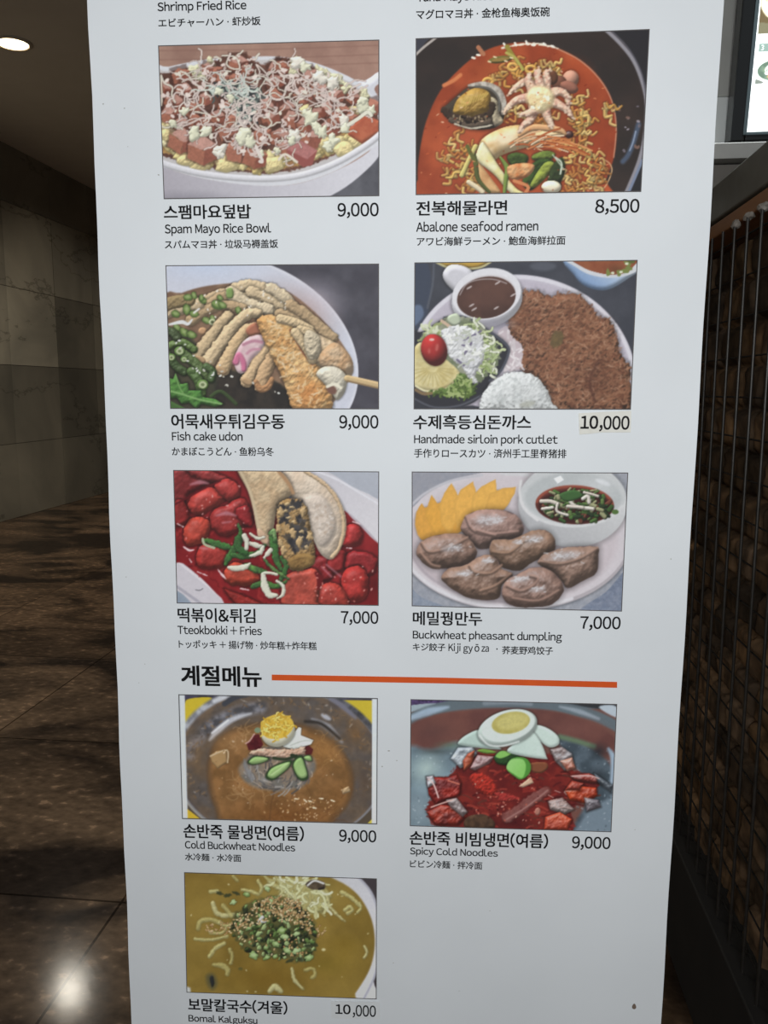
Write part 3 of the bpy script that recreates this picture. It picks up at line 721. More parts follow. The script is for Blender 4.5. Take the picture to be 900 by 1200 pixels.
def dish_cutlet(p):
    r = p.rnd
    p.all(col=(66, 68, 78), col2=(58, 60, 70), ts=100, tex=.04)
    p.blob([(20, 20), (70, 20), (90, 100), (70, 240), (20, 270)], (58, 66, 84), soft=8); p.blob([(20, 200), (50, 190), (60, 230), (20, 270)], (92, 108, 136), soft=8)
    p.line([(100, 30), (95, 110), (75, 200)], 4, (82, 86, 98), soft=5)
    p.blob([(110, 15), (300, 15), (270, 45), (160, 45)], (190, 150, 60), R=12); p.line([(110, 25), (170, 48), (270, 46), (320, 22)], 4, (190, 180, 130), soft=3)
    p.oval(520, 40, 50, 18, 0, (96, 100, 112), soft=14, a=.6)
    # soup bowl, top right
    p.blob([(610, 5), (640, 75), (680, 115), (740, 132), (790, 122), (850, 85), (895, 50), (895, 0)], (118, 148, 192), grad=((700, 130), (780, 20), (190, 206, 226)), soft=3, R=20)
    p.blob([(620, 8), (650, 45), (700, 72), (770, 84), (840, 76), (888, 52), (895, 8)], (206, 208, 214), soft=3)
    p.blob([(640, 8), (670, 42), (720, 62), (780, 72), (840, 64), (868, 40), (870, 8)], (136, 66, 40), col2=(150, 84, 52), ts=40)
    p.soft(800, 50, 60, 30, (90, 60, 36), .6)
    for x, y in ((845, 30), (850, 48), (812, 66), (835, 58), (770, 64), (858, 20)): p.oval(x, y, 15, 8, r.uniform(0, 90), r.choice([(90, 100, 46), (120, 130, 64)]), jit=.2)
    for x, y in ((842, 30), (788, 66), (820, 62)): p.oval(x, y, 7, 5, 0, (214, 220, 190))
    # plate
    p.oval(440, 460, 440, 386, 12, (196, 190, 202), n=44, soft=3); p.oval(438, 464, 424, 370, 12, (188, 180, 194), n=44, soft=16)
    p.oval(440, 460, 440, 386, 12, (196, 190, 202), n=44, soft=3, a=.0)
    p.line(ring(440, 460, 430, 376, 12, 50, a0=170, a1=380), 7, (216, 212, 222), soft=5)
    p.soft(390, 270, 120, 90, (128, 122, 138), .8)
    # cutlet
    cut = [(425, 165), (450, 138), (500, 135), (540, 155), (600, 145), (665, 150), (700, 195), (740, 235), (775, 250), (800, 290), (815, 370), (850, 420), (855, 480), (850, 590), (700, 600),
           (600, 595), (555, 590), (548, 545), (520, 500), (470, 460), (435, 440), (430, 390), (440, 345), (400, 310), (385, 270), (400, 220)]
    p.blob(cut, (132, 88, 64), col2=(112, 70, 50), ts=60, R=40, amb=.5, bump=7, bs=13, wob=9, ws=12, shadow=(20, .4), tex=.14, soft=3)
    for n, cols, w in ((420, [(112, 68, 48), (98, 58, 42), (126, 78, 54)], 4.0), (620, [(150, 104, 76), (160, 114, 86), (138, 92, 66), (146, 98, 70)], 3.2), (170, [(178, 132, 102), (186, 144, 116)], 2.2)):
        p.squiggles(cut, n, 6, w, cols, turn=.9, segs=3, a=.62, soft=2.5)
    p.soft(640, 300, 200, 130, (150, 96, 66), .35); p.soft(720, 480, 130, 110, (98, 58, 42), .45); p.soft(560, 420, 110, 80, (128, 76, 52), .35)
    p.blob([(555, 300), (590, 290), (600, 330), (570, 350), (550, 335)], (110, 92, 54), col2=(90, 76, 48), ts=14, wob=10, soft=8, a=.85)
    p.line([(735, 400), (700, 480), (720, 560)], 5, (84, 48, 36), soft=8, a=.7)
    # shredded cabbage on the plate edge
    lace = [(345, 300), (380, 270), (400, 310), (440, 350), (440, 400), (425, 440), (380, 440), (350, 400)]
    p.blob(lace, (196, 180, 186), wob=6, soft=4)
    for (x, y) in p.inside(lace, 40): p.line([(x, y), (x + r.uniform(-18, 18), y + r.uniform(5, 24))], 3.5, r.choice([(222, 212, 216), (206, 196, 200), (232, 224, 226)]), a=.9)
    # gravy boat
    p.blob([(135, 65), (160, 36), (205, 36), (245, 58), (260, 110), (215, 160), (170, 130), (140, 95)], (204, 202, 210), R=24, amb=.6, shadow=(12, .3))
    p.oval(305, 168, 138, 106, -14, (206, 204, 212), R=40, amb=.7, shadow=(16, .35)); p.soft(330, 262, 110, 36, (150, 146, 160), .8)
    p.oval(303, 146, 134, 98, -12, (222, 220, 226), soft=3)
    p.oval(302, 160, 114, 80, -10, (72, 46, 40), col2=(92, 60, 50), ts=60, soft=3); p.oval(306, 146, 92, 56, -8, (98, 64, 54), soft=40, a=.7)
    for x, y in ((236, 122), (345, 104), (245, 190), (255, 205), (340, 200), (405, 150)): p.oval(x, y, 12, 3.5, -30, (206, 196, 196), a=.8)
    p.line([(200, 150), (225, 110), (270, 92), (330, 90), (380, 106)], 2.2, (190, 182, 186), soft=3, a=.7)
    # black salad tray
    p.blob([(15, 320), (60, 290), (140, 240), (200, 235), (300, 280), (380, 335), (386, 380), (360, 440), (320, 480), (290, 530), (240, 570), (120, 600), (15, 595)], (44, 44, 52), soft=3, shadow=(14, .3))
    p.line([(140, 238), (220, 236), (310, 288), (382, 345), (384, 385), (355, 445), (315, 480)], 5, (74, 76, 88), soft=4)
    p.line([(22, 548), (100, 582), (200, 575), (285, 535)], 4, (80, 82, 92), soft=4); p.blob([(22, 555), (100, 590), (250, 575), (270, 600), (20, 600)], (52, 54, 62), soft=6)
    sal = [(50, 310), (110, 260), (180, 228), (260, 250), (310, 290), (345, 340), (350, 410), (310, 450), (270, 490), (230, 470), (150, 440), (100, 380)]
    p.blob(sal, (150, 152, 130), col2=(110, 120, 90), ts=26, wob=12, soft=6)
    p.squiggles([(40, 310), (110, 255), (150, 300), (90, 330)], 26, 10, 4, [(190, 200, 150), (214, 218, 190), (150, 160, 104)], segs=4)
    p.squiggles([(240, 250), (320, 290), (350, 380), (320, 460), (260, 440), (270, 330)], 80, 11, 4, [(196, 206, 156), (222, 224, 204), (150, 170, 100), (170, 186, 130)], segs=4, shadow=(3, .3))
    p.blob([(155, 232), (190, 222), (205, 255), (180, 270), (155, 255)], (186, 196, 170), R=10); p.line([(130, 250), (165, 275), (190, 300)], 6, (206, 176, 150))
    p.blob([(130, 290), (190, 268), (250, 280), (290, 330), (290, 400), (260, 450), (270, 490), (240, 480), (210, 430), (170, 400), (140, 350)], (222, 222, 222), col2=(200, 200, 204), ts=26, R=16, amb=.7, bump=5, bs=14, wob=8)
    for A in ([(205, 325), (240, 312), (280, 290)], [(210, 385), (230, 360), (244, 335)], [(205, 345), (235, 345)], [(190, 400), (215, 420)]): p.line(A, 4.5, (112, 104, 130), soft=4)
    p.squiggles([(150, 280), (280, 300), (290, 400), (220, 420)], 34, 9, 4, [(236, 236, 232), (206, 206, 206), (186, 190, 176)], segs=4)
    # pineapple and tomato, lettuce below
    p.blob([(20, 400), (30, 345), (70, 335), (150, 400), (200, 450), (180, 490), (120, 518), (60, 515), (20, 490)], (204, 186, 124), col2=(218, 204, 150), ts=34, R=14, amb=.75, tex=.06)
    for k in range(13):
        a = math.radians(5 + k * 14); p.line([(95 + 24 * math.cos(a), 430 + 20 * math.sin(a)), (95 + 82 * math.cos(a), 430 + 72 * math.sin(a))], 2, (178, 158, 92), soft=4, a=.6)
    p.line([(30, 500), (70, 520), (130, 518), (185, 488)], 4, (230, 220, 176), soft=4)
    p.oval(101, 362, 50, 62, -14, (170, 42, 40), R=52, amb=.42, spec=.0, shadow=(8, .4)); p.oval(92, 322, 10, 5, 0, (232, 190, 180), soft=4); p.oval(112, 352, 6, 14, 10, (206, 110, 100), soft=8, a=.7); p.oval(82, 366, 5, 10, 0, (206, 110, 100), soft=8, a=.6)
    let = [(75, 525), (150, 505), (200, 455), (230, 460), (258, 500), (255, 540), (180, 545), (110, 540)]
    p.blob(let, (96, 120, 56), col2=(70, 92, 44), ts=16, wob=10, R=12, bump=6, bs=8, soft=4); p.squiggles(let, 46, 8, 3.5, [(136, 158, 84), (84, 106, 46), (160, 176, 110)], segs=3)
    p.line([(30, 515), (60, 530), (90, 528)], 6, (150, 120, 80), a=.8)
    # rice
    p.blob([(275, 590), (285, 540), (320, 490), (370, 455), (430, 446), (490, 462), (530, 505), (552, 560), (558, 600), (280, 600)], (206, 208, 208), R=60, amb=.72, bump=3, bs=9, wob=5, shadow=(14, .35), soft=3)
    p.flecks([(310, 520), (370, 470), (450, 460), (520, 510), (540, 590), (300, 590)], 150, 6, [(228, 230, 230), (214, 216, 216), (186, 190, 190)], a=.55)
    p.oval(460, 570, 30, 12, -10, (176, 176, 160), soft=12, a=.6)
    return p


def dish_rice_cakes(p):
    r = p.rnd
    p.all(col=(176, 180, 192), col2=(168, 172, 184), ts=120, tex=.02)
    p.blob([(10, 490), (60, 520), (150, 585), (170, 620), (0, 620)], (126, 140, 160), grad=((20, 600), (120, 530), (160, 170, 184)))
    # white plate: rim upper right and lower left
    p.blob([(540, 0), (660, 30), (760, 90), (900, 175), (900, 360), (800, 260), (730, 190), (640, 90), (480, 20)], (200, 196, 204), soft=3, grad=((640, 40), (860, 300), (214, 210, 216)))
    p.line([(590, 20), (700, 62), (800, 120), (900, 180)], 4, (222, 220, 228), soft=5); p.line([(740, 200), (810, 262), (890, 350)], 6, (180, 168, 178), soft=6)
    p.blob([(0, 370), (30, 400), (100, 450), (180, 520), (270, 600), (150, 620), (60, 545), (0, 495)], (204, 198, 206), soft=3); p.line([(0, 488), (60, 530), (130, 580), (170, 612)], 6, (170, 166, 178), soft=5)
    p.line([(20, 395), (100, 455), (180, 522), (265, 598)], 5, (222, 214, 220), soft=5)
    p.line([(112, 526), (130, 527), (142, 520)], 1.6, (90, 88, 96))
    # red sauce
    p.blob([(0, 20), (300, 20), (420, 120), (700, 180), (770, 230), (840, 300), (900, 380), (900, 620), (310, 620), (220, 560), (140, 480), (60, 415), (0, 375)], (124, 20, 26), col2=(146, 30, 34), ts=60, soft=4)
    p.soft(860, 500, 90, 130, (78, 12, 16), .8); p.soft(60, 330, 90, 60, (104, 14, 20), .7)
    p.squiggles([(20, 230), (330, 200), (480, 480), (620, 600), (330, 600), (60, 420)], 120, 12, 4, [(106, 14, 20), (166, 44, 42), (92, 12, 18), (150, 36, 36)], segs=4, soft=4, a=.6)
    # sheets of fish cake and rice cakes
    pieces = [([(15, 30), (120, 25), (200, 50), (180, 80), (90, 120), (60, 190), (20, 230)], (134, 36, 38), 22), ([(70, 20), (180, 30), (250, 60), (210, 80), (120, 60)], (150, 46, 46), 16),
              ([(80, 175), (110, 120), (170, 95), (220, 115), (235, 150), (180, 190), (120, 215)], (196, 62, 54), 40), ([(190, 95), (215, 68), (260, 65), (295, 100), (290, 140), (250, 155), (225, 140)], (204, 62, 58), 36),
              ([(180, 200), (250, 165), (300, 140), (340, 180), (350, 240), (300, 270), (240, 300), (180, 270)], (164, 44, 42), 26), ([(65, 270), (90, 228), (140, 220), (170, 250), (165, 300), (130, 335), (80, 340), (62, 310)], (204, 68, 52), 40),
              ([(25, 160), (60, 150), (90, 220), (50, 260), (25, 250)], (150, 36, 36), 18), ([(120, 370), (140, 340), (200, 340), (250, 380), (235, 425), (170, 440), (120, 425)], (178, 48, 42), 30),
              ([(235, 440), (280, 410), (350, 440), (380, 480), (340, 510), (270, 505), (235, 480)], (192, 66, 46), 34), ([(280, 190), (330, 170), (350, 230), (345, 260), (300, 240)], (150, 30, 34), 14),
              ([(730, 310), (745, 260), (780, 250), (810, 285), (800, 330), (760, 345), (730, 340)], (186, 46, 46), 32), ([(745, 380), (800, 362), (870, 390), (868, 440), (830, 470), (800, 430), (740, 440)], (150, 32, 36), 20),
              ([(720, 490), (735, 440), (780, 425), (820, 440), (835, 490), (825, 560), (780, 580), (735, 560)], (198, 50, 46), 46), ([(600, 400), (660, 380), (720, 400), (700, 460), (650, 490), (600, 450)], (140, 26, 30), 22),
              ([(620, 540), (650, 500), (700, 500), (740, 540), (745, 600), (640, 600)], (192, 60, 50), 36), ([(480, 470), (540, 445), (610, 440), (640, 480), (625, 560), (620, 600), (490, 600), (470, 540)], (190, 72, 56), 24),
              ([(230, 520), (330, 560), (420, 600), (300, 600)], (150, 34, 30), 12), ([(660, 430), (700, 360), (740, 370), (720, 450)], (156, 34, 36), 16)]
    for pts, c, R in pieces:
        p.blob(pts, c, R=R, amb=.5, bump=1.4, bs=18, shadow=(14, .5), spec=.34, pw=18, scol=(226, 160, 160), col2=tuple(v * .82 for v in c), ts=30, wob=5, ws=24, tex=.08)
    p.line([(615, 455), (632, 480), (625, 520)], [6, 14, 6], (104, 18, 22), soft=6)
    p.line([(20, 170), (60, 150), (150, 100), (215, 70)], 4, (92, 16, 22), soft=5)
    for pts in ([(90, 85), (130, 75), (165, 80)], [(200, 215), (240, 205), (280, 215)], [(225, 245), (260, 240)], [(640, 430), (680, 470)], [(660, 420), (720, 470)], [(130, 350), (160, 352)]):
        p.line(pts, [3, 9, 3], (196, 132, 146), soft=9, a=.7)
    for pts in ([(60, 345), (85, 360), (105, 358)], [(85, 395), (95, 410)], [(205, 440), (225, 465), (240, 480)], [(35, 248), (60, 262)], [(745, 350), (765, 352)], [(300, 520), (335, 526)], [(120, 450), (160, 466)], [(770, 240), (800, 250)]):
        p.line(pts, [2, 5, 2], (232, 202, 206), soft=3, wob=2)
    p.flecks([(40, 200), (330, 60), (340, 300), (60, 420)], 24, 3, [(232, 170, 166), (226, 130, 130)], a=.7); p.flecks([(480, 450), (860, 400), (860, 590), (480, 590)], 26, 3, [(226, 140, 130), (236, 180, 170)], a=.7)
    # fried rolls and dumpling
    p.blob([(480, 20), (560, 25), (640, 70), (700, 130), (738, 210), (740, 290), (715, 360), (680, 398), (640, 380), (610, 330), (580, 250), (540, 160), (500, 120)], (204, 180, 156), col2=(214, 196, 176), ts=60, R=50, amb=.66, bump=3, bs=14, shadow=(14, .4))
    p.blob([(560, 140), (640, 130), (690, 200), (700, 280), (660, 345), (620, 330), (590, 240)], (206, 190, 176), R=40, amb=.7, bump=3, bs=20, soft=20, tex=.06)
    p.line([(570, 30), (660, 90), (715, 170), (732, 260), (715, 345), (682, 388)], 8, (206, 176, 140), R=7, wob=3, soft=3); p.flecks([(600, 160), (680, 180), (690, 270), (630, 310)], 30, 5, [(226, 214, 204), (186, 164, 146)], a=.6)
    p.blob([(290, 15), (420, 10), (490, 50), (520, 110), (500, 140), (455, 190), (440, 260), (430, 340), (400, 330), (370, 280), (355, 200), (330, 110)], (192, 162, 126), col2=(206, 180, 144), ts=44, R=44, amb=.6, bump=3, bs=14, shadow=(16, .45), tex=.05)
    p.line([(460, 30), (500, 80), (520, 120)], 7, (176, 134, 96), soft=8); p.line([(300, 30), (345, 130), (375, 260), (400, 325)], 6, (206, 184, 150), soft=8); p.blob([(370, 270), (395, 280), (420, 320), (405, 340), (375, 310)], (206, 170, 140), R=10, soft=4)
    # seaweed roll
    p.blob([(455, 180), (480, 150), (540, 145), (575, 180), (592, 260), (608, 340), (610, 400), (570, 440), (510, 440), (470, 370), (455, 280)], (150, 116, 72), col2=(176, 142, 96), ts=26, R=36, amb=.5, bump=5, bs=14, shadow=(14, .5), wob=5)
    p.blob([(498, 400), (555, 372), (606, 385), (606, 420), (560, 440), (515, 440)], (150, 116, 66), R=20, bump=3, col2=(126, 94, 52), ts=20)
    core = [(470, 165), (545, 155), (565, 200), (585, 280), (590, 350), (530, 370), (490, 300), (470, 230)]
    for (x, y) in p.inside(core, 84):
        p.oval(x, y, r.uniform(8, 20), r.uniform(6, 13), r.uniform(0, 180), r.choice([(40, 40, 46), (56, 54, 58), (78, 74, 74), (70, 62, 54)]), jit=.4, soft=4, a=.85)
    for (x, y) in p.inside(core, 15): p.oval(x, y, r.uniform(7, 14), r.uniform(6, 10), 0, r.choice([(176, 144, 98), (196, 168, 124), (160, 128, 84)]), jit=.3, R=8, a=.9)
    for x, y in ((470, 200), (460, 270), (465, 330), (560, 200), (590, 300), (545, 330), (480, 360), (520, 290)): p.oval(x, y, 14, 20, 0, (190, 158, 112), jit=.3, R=10)
    # spring onion
    def leaf(pts, w, c=(66, 118, 54), e=(132, 170, 110)):
        p.line(pts, [v * .8 for v in w] if not np.isscalar(w) else w * .8, c, R=9, amb=.62, shadow=(8, .35), col2=(60, 96, 52), ts=16, soft=3, wob=4, tex=.15)
    leaf([(145, 318), (190, 330), (240, 345), (262, 350)], [10, 19, 17, 8]); p.line([(142, 312), (150, 335), (190, 350)], 5, (176, 180, 150)); leaf([(290, 250), (300, 290), (285, 340), (250, 390), (236, 420)], [5, 14, 20, 18, 8])
    leaf([(270, 380), (320, 385), (370, 370), (400, 340)], [14, 16, 14, 10]); leaf([(290, 310), (290, 350), (320, 370)], 18, (52, 100, 48)); leaf([(430, 285), (440, 340), (450, 400), (470, 440)], [14, 20, 16, 12]); leaf([(320, 420), (360, 440), (400, 450)], [10, 18, 14], (92, 140, 66))
    leaf([(350, 512), (390, 500), (450, 510), (490, 490)], [12, 18, 14, 8], (74, 122, 52)); leaf([(470, 390), (490, 430), (470, 480)], [10, 14, 12], (58, 104, 48)); leaf([(400, 400), (440, 440), (500, 480)], [6, 10, 6], (96, 132, 70)); leaf([(425, 290), (440, 280), (445, 320)], 11, (140, 176, 110))
    for pts, w in (([(252, 432), (280, 436), (320, 430), (340, 415)], [8, 15, 13, 6]), ([(395, 460), (402, 510), (420, 545), (450, 548)], [10, 19, 17, 8]), ([(450, 488), (478, 510), (476, 545), (452, 562)], [6, 9, 9, 4]),
                   ([(340, 330), (370, 340), (395, 345)], [8, 13, 6]), ([(395, 345), (380, 370), (340, 385)], [8, 12, 5]), ([(315, 298), (325, 320), (325, 350)], [11, 13, 10]), ([(340, 290), (370, 310), (400, 305)], [5, 8, 5]), ([(425, 360), (400, 390)], [13, 7])):
        p.line(pts, [v * .85 for v in w], (214, 212, 194), R=8, amb=.75, shadow=(7, .35), soft=3, wob=3)
    p.line([(400, 455), (430, 456), (452, 462)], 6, (214, 210, 190), R=5)
    return p


def dish_dumplings(p):
    r = p.rnd
    p.all(col=(158, 160, 170), col2=(146, 150, 162), ts=20, tex=.05)
    p.blob([(0, 470), (60, 520), (160, 560), (200, 600), (0, 600)], (140, 148, 164), col2=(128, 138, 156), ts=14, tex=.06)
    p.blob([(700, 560), (790, 500), (860, 420), (900, 380), (900, 600), (690, 600)], (112, 122, 144), col2=(128, 136, 156), ts=14, tex=.08)
    p.oval(430, 290, 460, 284, 0, (176, 168, 174), n=50, soft=4, shadow=(14, .3)); p.oval(430, 286, 452, 272, 0, (206, 198, 204), n=50, soft=5)
    p.oval(425, 290, 415, 250, 0, (190, 176, 182), n=50, soft=26, grad=((300, 500), (450, 60), (204, 194, 200)))
    p.line(ring(430, 288, 452, 274, 0, 44, a0=60, a1=178), 7, (216, 212, 218), soft=6); p.line(ring(430, 290, 420, 250, 0, 44, a0=70, a1=170), 5, (172, 160, 168), soft=9)
    p.blob([(20, 22), (300, 22), (180, 55), (80, 110), (20, 160)], (152, 152, 162), col2=(144, 146, 158), ts=16)
    p.line([(20, 155), (80, 105), (180, 58), (300, 36)], 5, (190, 188, 196), soft=5); p.line([(380, 30), (480, 36), (420, 30)], 6, (206, 204, 208), soft=6)
    # pickled radish fan
    f = [([(35, 230), (40, 180), (62, 145), (85, 185), (110, 240), (95, 295), (55, 290)], (222, 158, 62)), ([(75, 200), (88, 150), (100, 112), (135, 165), (150, 230), (120, 280)], (226, 162, 60)),
         ([(130, 160), (150, 105), (180, 66), (205, 120), (210, 200), (170, 270), (140, 230)], (230, 170, 72)), ([(190, 140), (215, 95), (265, 62), (275, 100), (260, 180), (200, 250)], (232, 172, 74)),
         ([(260, 120), (300, 80), (355, 52), (360, 100), (330, 170), (260, 200)], (232, 174, 76)), ([(330, 110), (380, 90), (435, 82), (430, 110), (400, 160), (350, 190), (310, 180)], (228, 170, 74))]
    p.blob([(40, 190), (120, 150), (250, 110), (400, 100), (390, 170), (260, 230), (180, 280), (60, 292)], (220, 156, 58), soft=4, shadow=(10, .25))
    for pts, c in f:
        p.blob(pts, c, smooth=False, soft=3, wob=3, ws=30, edge=(tuple(v * .94 for v in c), 10), tex=.05, ts=30)
    # sauce bowl
    p.oval(660, 150, 216, 172, 0, (172, 172, 176), n=44, soft=4, shadow=(26, .25), R=0, grad=((560, 300), (700, 60), (206, 206, 208)))
    p.oval(660, 118, 210, 118, 0, (196, 198, 200), n=44, soft=6); p.oval(662, 125, 190, 100, 0, (180, 184, 186), n=44, soft=16); p.soft(760, 80, 130, 70, (206, 208, 210), .7)
    p.line(ring(660, 118, 208, 120, 0, 40, a0=20, a1=170), 6, (210, 210, 212), soft=6)
    p.line([(455, 60), (450, 110), (470, 170), (520, 215)], 5, (216, 214, 216), soft=6)
    p.blob([(585, 50), (612, 38), (625, 55), (600, 70)], (236, 238, 242), smooth=False, soft=4); p.oval(780, 65, 30, 10, 20, (214, 216, 220), soft=10)
    p.oval(668, 155, 156, 76, 2, (84, 34, 28), n=30, soft=3, col2=(110, 50, 40), ts=40); p.oval(668, 162, 146, 66, 2, (60, 24, 22), n=30, soft=10)
    p.line(ring(668, 153, 150, 72, 2, 30, a0=185, a1=355), 5, (150, 70, 52), soft=5)
    mix = [(540, 150), (580, 110), (660, 92), (740, 100), (790, 130), (820, 170), (790, 205), (720, 222), (620, 218), (560, 190)]
    for (x, y) in p.inside(mix, 120):
        c = r.choice([(54, 84, 40), (70, 104, 48), (90, 116, 60), (40, 58, 34), (150, 150, 110), (110, 60, 46)])
        a = r.uniform(0, 6.28); l = r.uniform(12, 30)
        p.line([(x, y), (x + l * math.cos(a), y + l * .6 * math.sin(a))], r.uniform(4, 9), c, R=6, shadow=(4, .4))
    for A in ([(535, 140), (570, 140), (600, 150)], [(600, 150), (598, 180), (640, 195)], [(650, 140), (672, 160), (740, 170)], [(700, 130), (720, 120), (725, 145)], [(705, 105), (735, 112), (760, 120)], [(640, 160), (700, 165)], [(540, 170), (580, 165)]):
        p.line(A, r.uniform(5, 8), r.choice([(206, 196, 184), (190, 170, 158), (214, 206, 196)]), R=6, shadow=(4, .4))
    p.blob([(610, 110), (670, 95), (700, 120), (650, 140), (620, 135)], (58, 96, 48), R=8); p.oval(828, 182, 14, 10, 0, (80, 110, 54))
    # six dumplings
    def dump(pts, fold, c=(124, 98, 86), hl=()):
        p.blob(pts, (96, 80, 84), shadow=(26, .28), soft=4)
        c = tuple(v * 1.26 for v in c)
        p.blob(pts, c, R=52, amb=.52, bump=5, bs=30, spec=.4, pw=16, scol=(206, 200, 204), col2=tuple(v * .86 for v in c), ts=40, soft=3, tex=.06, wob=4, ws=26)
        for F in fold:
            p.line(F, 5, tuple(v * .58 for v in c), soft=7, a=.8); p.line([(x + 3, y - 8) for x, y in F], 4, tuple(min(v * 1.24, 255) for v in c), soft=7, a=.7)
        for (x, y, w, n) in hl:
            p.oval(x, y, w * .8, w * .26, -6, (186, 184, 190), soft=w * .3, a=.5)
            for _ in range(n):
                xx, yy = x + r.gauss(0, w * .42), y + r.gauss(0, w * .15); a = r.uniform(-.9, .5); l = r.uniform(4, 12)
                p.line([(xx, yy), (xx + l * math.cos(a), yy + l * math.sin(a))], r.uniform(1.6, 3), (208, 206, 210), soft=3.5, a=.6)
    dump([(218, 235), (250, 190), (320, 172), (400, 178), (445, 205), (468, 250), (440, 290), (370, 310), (300, 332), (265, 310), (225, 265)], [[(235, 205), (260, 255), (320, 275), (440, 265)], [(280, 260), (350, 280)]], (122, 96, 88), [(330, 215, 70, 34)])
    dump([(40, 340), (60, 300), (120, 275), (210, 268), (250, 290), (280, 340), (262, 380), (200, 402), (140, 408), (90, 400), (50, 365)], [[(60, 310), (90, 345), (160, 330), (240, 290)], [(55, 350), (95, 395), (130, 405)]], (118, 92, 80), [(180, 325, 54, 18)])
    dump([(330, 320), (350, 292), (420, 290), (500, 258), (550, 255), (585, 285), (590, 330), (560, 360), (500, 380), (450, 415), (390, 405), (340, 370)], [[(340, 345), (400, 350), (440, 325), (470, 300), (520, 290)]], (116, 90, 74), [(505, 290, 50, 20), (440, 300, 26, 8)])
    dump([(520, 380), (560, 345), (640, 322), (750, 320), (762, 350), (755, 420), (700, 455), (640, 485), (610, 450), (560, 410)], [[(535, 385), (610, 392), (690, 370), (755, 330)]], (116, 92, 80), [(630, 355, 66, 30)])
    dump([(140, 440), (170, 405), (230, 395), (280, 365), (320, 352), (360, 370), (380, 410), (420, 425), (410, 450), (380, 470), (370, 520), (320, 532), (240, 520), (160, 470)], [[(250, 400), (270, 425), (330, 430), (375, 400)], [(290, 500), (350, 480), (410, 435)]], (118, 92, 78), [(325, 375, 34, 14), (230, 425, 40, 14)])
    dump([(378, 500), (400, 450), (450, 425), (500, 402), (560, 408), (610, 450), (622, 490), (600, 530), (550, 555), (460, 560), (400, 545)], [[(400, 480), (450, 500), (500, 480), (520, 450), (490, 440)], [(420, 530), (520, 540), (600, 500)]], (118, 92, 82), [(450, 450, 44, 26), (520, 490, 40, 12)])
    return p


